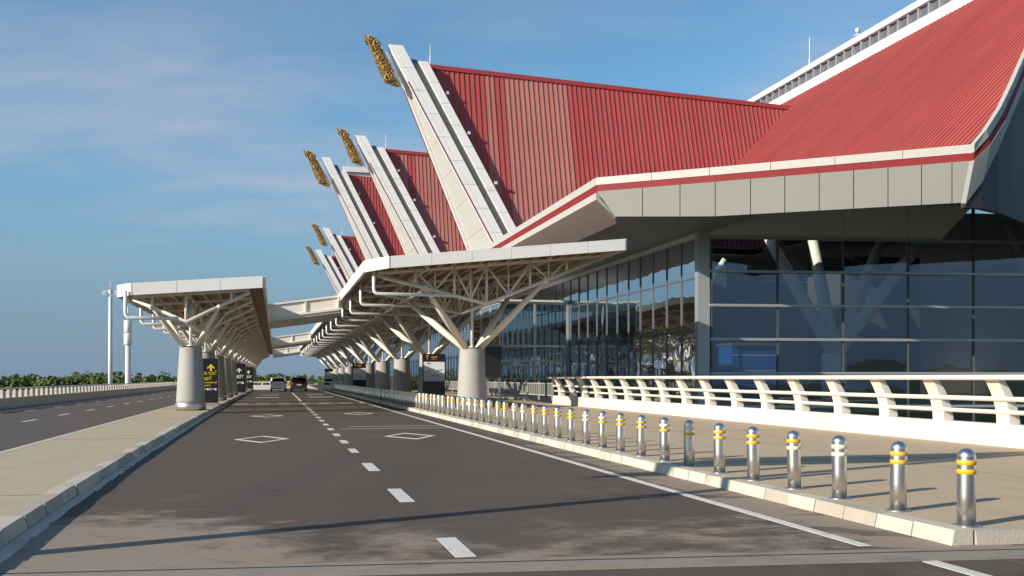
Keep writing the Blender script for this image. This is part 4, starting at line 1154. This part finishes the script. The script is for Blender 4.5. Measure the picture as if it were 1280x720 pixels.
# notice totems by the terminal columns
def notice(px, Yd, w, label, u=None):
    p = ray(px, 500, Yd)
    t = totem(p.x, p.y, w, 0.1, 2.85, label, 'notice board', 'notice_board', 'notice boards between the terminal columns')
    b = MB(); b.box(-w / 2 + 0.06, w / 2 - 0.03, -0.135, -0.122, 1.25, 2.38); scr = b.build('poster', M['poster'], t)
    b = MB(); b.prism([(-w / 2 + 0.06, -0.138, 1.9), (-w / 2 + 0.06, -0.138, 1.25), (w / 2 - 0.03, -0.138, 1.25), (w / 2 - 0.03, -0.138, 1.5), (0.1, -0.138, 1.72)], (0, 0.002, 0)); fix(b.build('poster_grey_area', M['poster_g'], scr)); scr.children  # grey polygon across the lower part of the poster
    r_ = random.Random(int(px)); b = MB()
    for (x, z, l) in ((-.40, 2.28, .2), (-.36, 1.86, .2), (-.1, 1.9, .12), (.18, 1.87, .14), (.36, 1.9, .14), (-.15, 1.56, .16), (.06, 1.58, .1), (.2, 1.56, .12)):
        xx = x
        for q in range(3):
            b.box(xx, xx + l / 3 * .75, -0.142, -0.1385, z - 0.03 + .01 * q, z + 0.035); xx += l / 3
    b.build('lettering', M['sign'], scr)
    b = MB(); b.box(-w / 2 + 0.24, -w / 2 + 0.30, -0.133, -0.122, 2.52, 2.72); b.box(-w / 2 + 0.18, -w / 2 + 0.36, -0.133, -0.122, 2.721, 2.76)
    b.box(-w / 2 + 0.52, -w / 2 + 0.86, -0.133, -0.122, 2.63, 2.70); b.box(-w / 2 + 0.52, -w / 2 + 0.80, -0.133, -0.122, 2.53, 2.57); b.build('heading', M['orange'], t)
    return t
notice(542, 56.2, 1.32, 'black notice board with white poster and orange heading beside the first terminal column')
notice(449, 93.5, 1.3, 'black notice board with white poster among the middle terminal columns')
notice(411.5, 150, 1.4, 'black notice board with white poster among the last terminal columns')
# dark display hung behind the first column
p = ray(616, 472, 53.5)
t = thing('display_board', 'plain black display board standing just behind the first terminal column', 'display board', p.x, p.y, KERB)
b = MB(); b.box(-0.45, 0.45, -0.1, 0.1, 1.45, 3.2); b.build('board', M['sign'], t)
b = MB(); b.box(-0.40, -0.32, -0.05, 0.05, 0, 1.448); b.build('leg', M['collar'], t); b = MB(); b.box(0.32, 0.40, -0.05, 0.05, 0, 1.448); b.build('leg', M['collar'], t)

# ------------------------------------------------------------------ cars
def car(label, u, v, paint, white):
    root = thing('parked_car', label, 'car', u, v, 0, 'cars ahead on the road')
    W2 = 0.92
    # stations along the length: y from tail 0 to nose 4.6; lower body
    st = [(0.0, .80, .42, 1.02), (0.08, .89, .34, 1.14), (0.6, .92, .30, 1.14), (1.5, .93, .28, 1.10), (3.0, .93, .28, 1.04), (3.9, .91, .30, .95), (4.4, .84, .36, .82), (4.58, .70, .42, .70)]
    b = MB(); rings = []
    for (y, w, z0, z1) in st:
        base = len(b.v)
        for (fx, fz) in ((-.88, 0), (.88, 0), (1, .18), (1.0, .62), (.965, .9), (.90, 1), (-.90, 1), (-.965, .9), (-1, .62), (-1, .18)):
            b.v.append(Vector((fx * w, y, z0 + fz * (z1 - z0))))
        rings.append(base)
    n = 10
    for a, c in zip(rings, rings[1:]):
        for k in range(n): b.face((a + k, a + (k + 1) % n, c + (k + 1) % n, c + k), True)
    b.face([rings[0] + k for k in reversed(range(n))]); b.face([rings[-1] + k for k in range(n)])
    body = fix(b.build('body', paint, root))
    # cabin: glass house and roof
    def cab(prof, m, nm, par):
        b = MB(); rr = []
        for (y, w, z) in prof:
            rr.append(len(b.v)); b.v += [Vector((-w, y, z)), Vector((w, y, z))]
        return b
    b = MB(); lo = [(0.12, .86, 1.0), (3.35, .87, 1.0)]; hi = [(0.45, .70, 1.52), (2.35, .70, 1.56)]
    b.hexa([(-.80, .14, 1.1), (.80, .14, 1.1), (.86, 3.35, .98), (-.86, 3.35, .98), (-.70, .45, 1.52), (.70, .45, 1.52), (.70, 2.35, 1.55), (-.70, 2.35, 1.55)])
    b.build('windows', M['car_glass'], root)
    b = MB(); b.hexa([(-.74, .30, 1.50), (.74, .30, 1.50), (.72, 2.5, 1.545), (-.72, 2.5, 1.545), (-.68, .36, 1.585), (.68, .36, 1.585), (.66, 2.38, 1.62), (-.66, 2.38, 1.62)])
    for s in (-1, 1):
        b.bar((s * .83, .10, 1.08), (s * .69, .40, 1.54), 0.16, 0.16); b.bar((s * .875, 3.35, .98), (s * .71, 2.35, 1.54), 0.07, 0.09); b.bar((s * .88, 1.7, 1.0), (s * .715, 1.6, 1.53), 0.03, 0.10)
    b.build('roof', paint, root)
    for s in (-1, 1):
        b = MB(); b.hexa([(s * .66, -.02, .90), (s * .90, .03, .90), (s * .925, .25, .90), (s * .66, .2, .90), (s * .72, .0, 1.2), (s * .89, .05, 1.2), (s * .90, .28, 1.2), (s * .72, .25, 1.2)]); fix(b.build('tail_light', M['lamp_red'], root))
        b = MB(); b.box(s * .98 - .09, s * .98 + .09, 2.75, 2.9, .96, 1.1); b.build('wing_mirror', paint, root)
        for y in (0.85, 3.65):
            b = MB(); b.lathe([(.20, -.11), (.31, -.11), (.335, -.08), (.335, .08), (.31, .11), (.20, .11)], 22)
            for q in b.v: q.x, q.z = q.z, q.x
            for q in b.v: q += Vector((s * .80, y, .335))
            wh = fix(b.build('wheel', M['tyre'], root))
            b = MB(); b.lathe([(.05, .10), (.205, .112), (.21, .10)], 18)
            for q in b.v: q.x, q.z = q.z * s, q.x
            for q in b.v: q += Vector((s * .80, y, .335))
            fix(b.build('rim', M['rim'], wh))
    b = MB(); b.box(-.88, .88, -.06, .06, .36, .58); b.build('bumper', M['trim'] if not white else paint, root)
    b = MB(); b.box(-.84, .84, -.05, .1, .26, .358); b.build('skirt', M['trim'], root)
    b = MB(); b.box(-.26, .26, -.035, -.005, .72, .84); b.build('number_plate', M['plate'], root)
    b = MB(); b.box(-.66, .66, .12, .34, 1.587, 1.615); b.build('spoiler', paint, root)
    return root
pA = joint_pt(348, 489.6); car('white hatchback with red tail lights stopped on the lane by the median', pA.x, pA.y, M['car_w'], True)
pB = joint_pt(375, 489.6); car('dark grey hatchback stopped on the lane by the terminal', pB.x - 0.1, pB.y, M['car_d'], False)

# barrier across the road beyond the cars
bt = thing('road_barrier', 'white rail barrier closing the road beyond the two cars', 'barrier', 2.5, 132, 0)
b = MB(); b.box(-6, 6.2, -.2, .2, 0, .62); b.build('base_wall', M['white'], bt)
b = MB(); b.box(-6, 6.2, -.12, .12, .92, 1.06); b.build('rail', M['white'], bt)
for k in range(9):
    b = MB(); b.box(-5.9 + k * 1.5, -5.7 + k * 1.5, -.1, .1, .62, .92); b.build('post', M['white'], bt)
wt = thing('barrier_board', 'small white board with orange square between the two cars', 'board', *UV(*(W(*ray(361, 487, 122).xy).xy))[:2], 0)
b = MB(); b.box(-.45, .45, -.04, .04, .25, 1.15); b.build('board', M['white'], wt)
b = MB(); b.box(-.2, .2, -.05, -.042, .55, .9); b.build('emblem', M['orange'], wt)
for s in (-.35, .35):
    b = MB(); b.box(s - .04, s + .04, -.25, .25, 0, .248); b.build('foot', M['trim'], wt)

# ------------------------------------------------------------------ light masts beyond the outer parapet
p = ray(138, 485, 130); 
lm = thing('light_mast', 'tall slim pale mast with small lamp head beyond the outer parapet', 'mast', p.x, p.y, -6)
top = ray(138, 362, 130).z + 6
b = MB(); b.tube([(0, 0, 0), (0, 0, top)], 0.33, 14, r2=0.24); b.build('pole', M['grey_light'], lm)
b = MB(); b.box(-0.9, 0.9, -.12, .12, top - .35, top - .15); b.build('crossarm', M['grey_light'], lm)
for s in (-.8, .8):
    b = MB(); b.hexa([(s - .25, -.4, top - .75), (s + .25, -.4, top - .75), (s + .25, .1, top - .6), (s - .25, .1, top - .6), (s - .25, -.4, top - .4), (s + .25, -.4, top - .4), (s + .25, .1, top - .36), (s - .25, .1, top - .36)]); b.build('floodlight', M['grey_light'], lm)
b = MB(); b.tube([(0, 0, top), (0, 0, top + 1.2)], 0.04, 6); b.build('lightning_rod', M['grey_light'], lm)
p = ray(160, 485, 135)
am = thing('antenna_mast', 'pale antenna mast with wide white drum near its top beyond the parapet', 'mast', p.x, p.y, -6)
zt_ = ray(160, 392, 135).z + 6
za = ray(160, 431, 135).z + 6; zb = ray(160, 400, 135).z + 6
b = MB(); b.tube([(0, 0, 0), (0, 0, za)], 0.42, 14, r2=0.36); b.build('pole', M['grey_light'], am)
for k in range(2):
    b = MB(); h = (zb - za) / 2; b.lathe([(0.50, za + k * h), (0.55, za + k * h + 0.05), (0.55, za + (k + 1) * h - 0.12), (0.50, za + (k + 1) * h - 0.08)], 18); b.build('antenna_drum', M['white'], am)
b = MB(); b.tube([(0, 0, zb), (0, 0, zt_ + 1.0)], 0.09, 8); b.build('tip', M['grey_light'], am)
for k, px in enumerate((199, 209)):
    p = ray(px, 485, 210)
    o = thing('lamp_post', 'thin distant lamp post among the trees, %s' % ('the closer to the pale masts' if k == 0 else 'the closer to the median column'), 'lamp post', p.x, p.y, -6, 'distant lamp posts')
    b = MB(); h = ray(px, 472, 210).z + 6; b.tube([(0, 0, 0), (0, 0, h)], 0.14, 8); b.build('pole', M['grey_light'], o)
    b = MB(); b.box(-.5, .5, -.1, .1, h, h + .12); b.build('lamp_head', M['grey_light'], o)

# ------------------------------------------------------------------ mast and sign gantry beside the camera, whose shadows cross the road
SUN_AZ = Vector((-0.83, -0.56, 0)).normalized(); EL = math.radians(21)
q = joint_pt(420, 656.5); qw = W(q.x, q.y)
sv = W(*UV(SUN_AZ.x, SUN_AZ.y)); su_, sv_ = UV(SUN_AZ.x, SUN_AZ.y)
tt = (-4.3 - q.x) / su_; gu, gv = q.x + su_ * tt, q.y + sv_ * tt
hb = 7.3
o = thing('sign_gantry', 'cantilever sign gantry on the median whose shadow crosses road and pavement', 'gantry', gu, gv, KERB)
b = MB(); b.tube([(0, 0, 0), (0, 0, hb + 0.7)], 0.14, 14, r2=0.11); b.build('post', M['grey_light'], o)
b = MB(); b.box(-7.4, -0.115, -.08, .08, hb - .45, hb - .3); b.box(-7.4, -0.115, -.08, .08, hb + .45, hb + .6); b.build('arm', M['grey_light'], o)
b = MB(); b.box(-7.3, -0.9, -.16, -.09, hb - .75, hb + .85); b.build('sign_back', M['grey_light'], o)

# ------------------------------------------------------------------ distant wood: one mass of trees on the plain
def wood():
    V = []; Fc = []; T = []; bark_faces = []
    R = np.random.default_rng(4)
    trees = []
    for i in range(300):
        y = R.uniform(190, 430); x = R.uniform(-0.66 * y - 25, 0.12 * y)
        trees.append((x, y, R.uniform(6.4, 8.4) + (y - 190) * 0.0035, R.uniform(2.4, 4.2)))
    # a closer belt that shows in the gap under the canopies and left of the median
    for i in range(110):
        y = R.uniform(178, 215); x = R.uniform(-0.60 * y, -0.14 * y); trees.append((x, y, R.uniform(6.4, 7.9), R.uniform(2.4, 4.0)))
    trees = [(x, y, h * (1.0 + 0.22 * (R.random() ** 3)) * R.uniform(.86, 1.02), r) for (x, y, h, r) in trees]
    verts = []; faces = []; tint = []
    for (x, y, h, r) in trees:
        ncl = 11
        tt = R.uniform(0.1, 0.9)
        for c in range(ncl):
            a = R.uniform(0, 2 * PI); rr = r * math.sqrt(R.random()) * 0.8; cz = h * R.uniform(0.38, 0.90)
            cr = r * R.uniform(0.32, 0.55)
            cx, cy = x + rr * math.cos(a), y + rr * math.sin(a)
            n = 34
            d = R.normal(size=(n, 3)); d /= np.linalg.norm(d, axis=1)[:, None]
            p = np.array([cx, cy, -6 + cz]) + d * cr * R.uniform(0.55, 1.0, size=(n, 1)) * np.array([1, 1, .8])
            s = R.uniform(0.20, 0.46, size=n)
            ct = np.clip(tt + R.normal(0, .18), 0, 1)
            for k in range(n):
                u_ = np.cross(d[k], R.normal(size=3)); u_ /= np.linalg.norm(u_) + 1e-6; w_ = np.cross(d[k] + R.normal(0, .35, 3), u_); w_ /= np.linalg.norm(w_) + 1e-6
                b0 = len(verts)
                for (sa, sb) in ((-1, -.4), (0, -1), (1, .3), (.1, 1)): verts.append(tuple(p[k] + u_ * sa * s[k] + w_ * sb * s[k]))
                faces.append((b0, b0 + 1, b0 + 2, b0 + 3)); tint.append(float(np.clip(ct + R.normal(0, .12), 0, 1)))
    nleaf = len(faces)
    for (x, y, h, r) in trees:
        b0 = len(verts)
        for z, w in ((-6.0, .28), (-6 + h * .7, .12)):
            for k in range(5): verts.append((x + w * math.cos(k * 2 * PI / 5), y + w * math.sin(k * 2 * PI / 5), z))
        for k in range(5): faces.append((b0 + k, b0 + (k + 1) % 5, b0 + 5 + (k + 1) % 5, b0 + 5 + k)); tint.append(0)
    # undergrowth strip in front of the trunks
    for i in range(5200):
        y = R.uniform(172, 200); x = R.uniform(-0.7 * y, 0.1 * y); z = -6 + R.uniform(0, 4.6) * R.random() ** .4; s = R.uniform(.4, .9)
        d = R.normal(size=3); u_ = np.cross(d, R.normal(size=3)); u_ /= np.linalg.norm(u_); w_ = np.cross(d, u_); w_ /= np.linalg.norm(w_)
        b0 = len(verts)
        for (sa, sb) in ((-1, -.4), (0, -1), (1, .3), (.1, 1)): verts.append(tuple(np.array([x, y, z]) + u_ * sa * s + w_ * sb * s))
        faces.append((b0, b0 + 1, b0 + 2, b0 + 3)); tint.append(float(R.uniform(.2, .8)))
    me = bpy.data.meshes.new('distant_wood'); me.from_pydata(verts, [], faces)
    me.materials.append(M['leaf']); me.materials.append(M['bark'])
    mi = [0] * len(faces)
    for k in range(nleaf, nleaf + 5 * len(trees)): mi[k] = 1
    me.polygons.foreach_set('material_index', mi)
    a = me.attributes.new('tint', 'FLOAT', 'FACE'); a.data.foreach_set('value', tint); me.update()
    o = bpy.data.objects.new('distant_wood', me); COL.objects.link(o)
    tag(o, 'low belt of dense green trees on the plain beyond the elevated road', 'wood', kind='stuff')
wood()

# ------------------------------------------------------------------ camera, light, sky
cam = bpy.data.cameras.new('camera'); co = bpy.data.objects.new('camera', cam); COL.objects.link(co)
co.location = (0, 0, EYE); co.rotation_euler = (PI / 2, 0, 0)
cam.sensor_width = 36; cam.lens = 36 * F / 1280; cam.shift_y = (HY - 360) / 1280; cam.clip_end = 12000; cam.clip_start = 0.1
scn.camera = co
sun = bpy.data.lights.new('sun', 'SUN'); so = bpy.data.objects.new('sun', sun); COL.objects.link(so)
sun.energy = 4.4; sun.angle = math.radians(0.5); sun.color = (1.0, 0.91, 0.79)
sd = Vector((SUN_AZ.x * math.cos(EL), SUN_AZ.y * math.cos(EL), math.sin(EL)))
so.rotation_euler = (-sd).to_track_quat('-Z', 'Y').to_euler(); so.location = (-30, -20, 40)

wd = bpy.data.worlds.new('World'); scn.world = wd; wd.use_nodes = True
nt = wd.node_tree; L = nt.links; N = nt.nodes.new; bg = nt.nodes['Background']
sk = N('ShaderNodeTexSky'); sk.sky_type = 'NISHITA'; sk.sun_disc = False
sk.sun_elevation = EL; sk.sun_rotation = math.atan2(SUN_AZ.x, SUN_AZ.y) % (2 * PI); sk.air_density = 1.0; sk.dust_density = 0.4; sk.ozone_density = 1.6; sk.altitude = 0
tcn = N('ShaderNodeTexCoord'); sp = N('ShaderNodeSeparateXYZ'); L.new(tcn.outputs['Generated'], sp.inputs[0])
def mth(op, a, b, c=None):
    n = N('ShaderNodeMath'); n.operation = op
    for i, x in enumerate((a, b)):
        if isinstance(x, (int, float)): n.inputs[i].default_value = x
        else: L.new(x, n.inputs[i])
    return n.outputs[0]
zc_ = mth('ADD', mth('MAXIMUM', sp.outputs['Z'], 0.0), 0.16)
cx_ = mth('DIVIDE', sp.outputs['X'], zc_); cy_ = mth('DIVIDE', sp.outputs['Y'], zc_)
cmb = N('ShaderNodeCombineXYZ'); L.new(cx_, cmb.inputs[0]); L.new(cy_, cmb.inputs[1])
def cloud(scale, loc, lo, hi, detail=7, rough=0.55, st=(1, 1, 1), rz=0.0):
    mp = N('ShaderNodeMapping'); mp.inputs['Location'].default_value = loc; mp.inputs['Scale'].default_value = st; mp.inputs['Rotation'].default_value = (0, 0, rz); L.new(cmb.outputs[0], mp.inputs[0])
    nz = N('ShaderNodeTexNoise'); nz.inputs['Scale'].default_value = scale; nz.inputs['Detail'].default_value = detail; nz.inputs['Roughness'].default_value = rough
    L.new(mp.outputs[0], nz.inputs['Vector'])
    mr = N('ShaderNodeMapRange'); mr.interpolation_type = 'SMOOTHSTEP'; mr.inputs['From Min'].default_value = lo; mr.inputs['From Max'].default_value = hi; L.new(nz.outputs['Fac'], mr.inputs['Value'])
    return mr.outputs['Result']
c1 = cloud(1.1, (3.5, 1.9, 0), 0.36, 0.66, 8, 0.56, (0.8, 1.5, 1), 0.25)
c2 = cloud(2.6, (0.4, 5.2, 0), 0.45, 0.85, 8, 0.6, (0.7, 1.6, 1), 0.2)
lowf = N('ShaderNodeMapRange'); lowf.interpolation_type = 'SMOOTHSTEP'; lowf.inputs['From Min'].default_value = 0.07; lowf.inputs['From Max'].default_value = 0.20; L.new(sp.outputs['Z'], lowf.inputs['Value'])
hif = N('ShaderNodeMapRange'); hif.interpolation_type = 'SMOOTHSTEP'; hif.inputs['From Min'].default_value = 0.27; hif.inputs['From Max'].default_value = 0.38; hif.inputs['To Min'].default_value = 1.0; hif.inputs['To Max'].default_value = 0.25; L.new(sp.outputs['Z'], hif.inputs['Value'])
cf = mth('MULTIPLY', mth('MULTIPLY', mth('MULTIPLY', mth('ADD', mth('MULTIPLY', c1, 0.6), mth('MULTIPLY', mth('MULTIPLY', c2, c1), 0.7)), 0.95), lowf.outputs['Result']), hif.outputs['Result'])
sc_ = N('ShaderNodeMix'); sc_.data_type = 'RGBA'; sc_.blend_type = 'MULTIPLY'; sc_.inputs['Factor'].default_value = 1.0
L.new(sk.outputs[0], sc_.inputs['A']); sc_.inputs['B'].default_value = (0.72, 1.06, 1.18, 1)
hz_ = N('ShaderNodeMapRange'); hz_.interpolation_type = 'SMOOTHSTEP'; hz_.inputs['From Min'].default_value = 0.0; hz_.inputs['From Max'].default_value = 0.30
hz_.inputs['To Min'].default_value = 0.92; hz_.inputs['To Max'].default_value = 0.0; L.new(sp.outputs['Z'], hz_.inputs['Value'])
hm = N('ShaderNodeMix'); hm.data_type = 'RGBA'; L.new(hz_.outputs['Result'], hm.inputs['Factor']); L.new(sc_.outputs['Result'], hm.inputs['A']); hm.inputs['B'].default_value = (1.5, 2.2, 3.2, 1)
mx = N('ShaderNodeMix'); mx.data_type = 'RGBA'; L.new(cf, mx.inputs['Factor']); L.new(hm.outputs['Result'], mx.inputs['A']); mx.inputs['B'].default_value = (3.5, 3.9, 4.7, 1)
L.new(mx.outputs['Result'], bg.inputs['Color']); bg.inputs['Strength'].default_value = 0.08
scn.view_settings.view_transform = 'Standard'; scn.view_settings.look = 'None'; scn.view_settings.exposure = 0.7; scn.view_settings.gamma = 1.0
scn.cycles.max_bounces = 8; scn.cycles.transparent_max_bounces = 16
scn.cycles.use_denoising = True
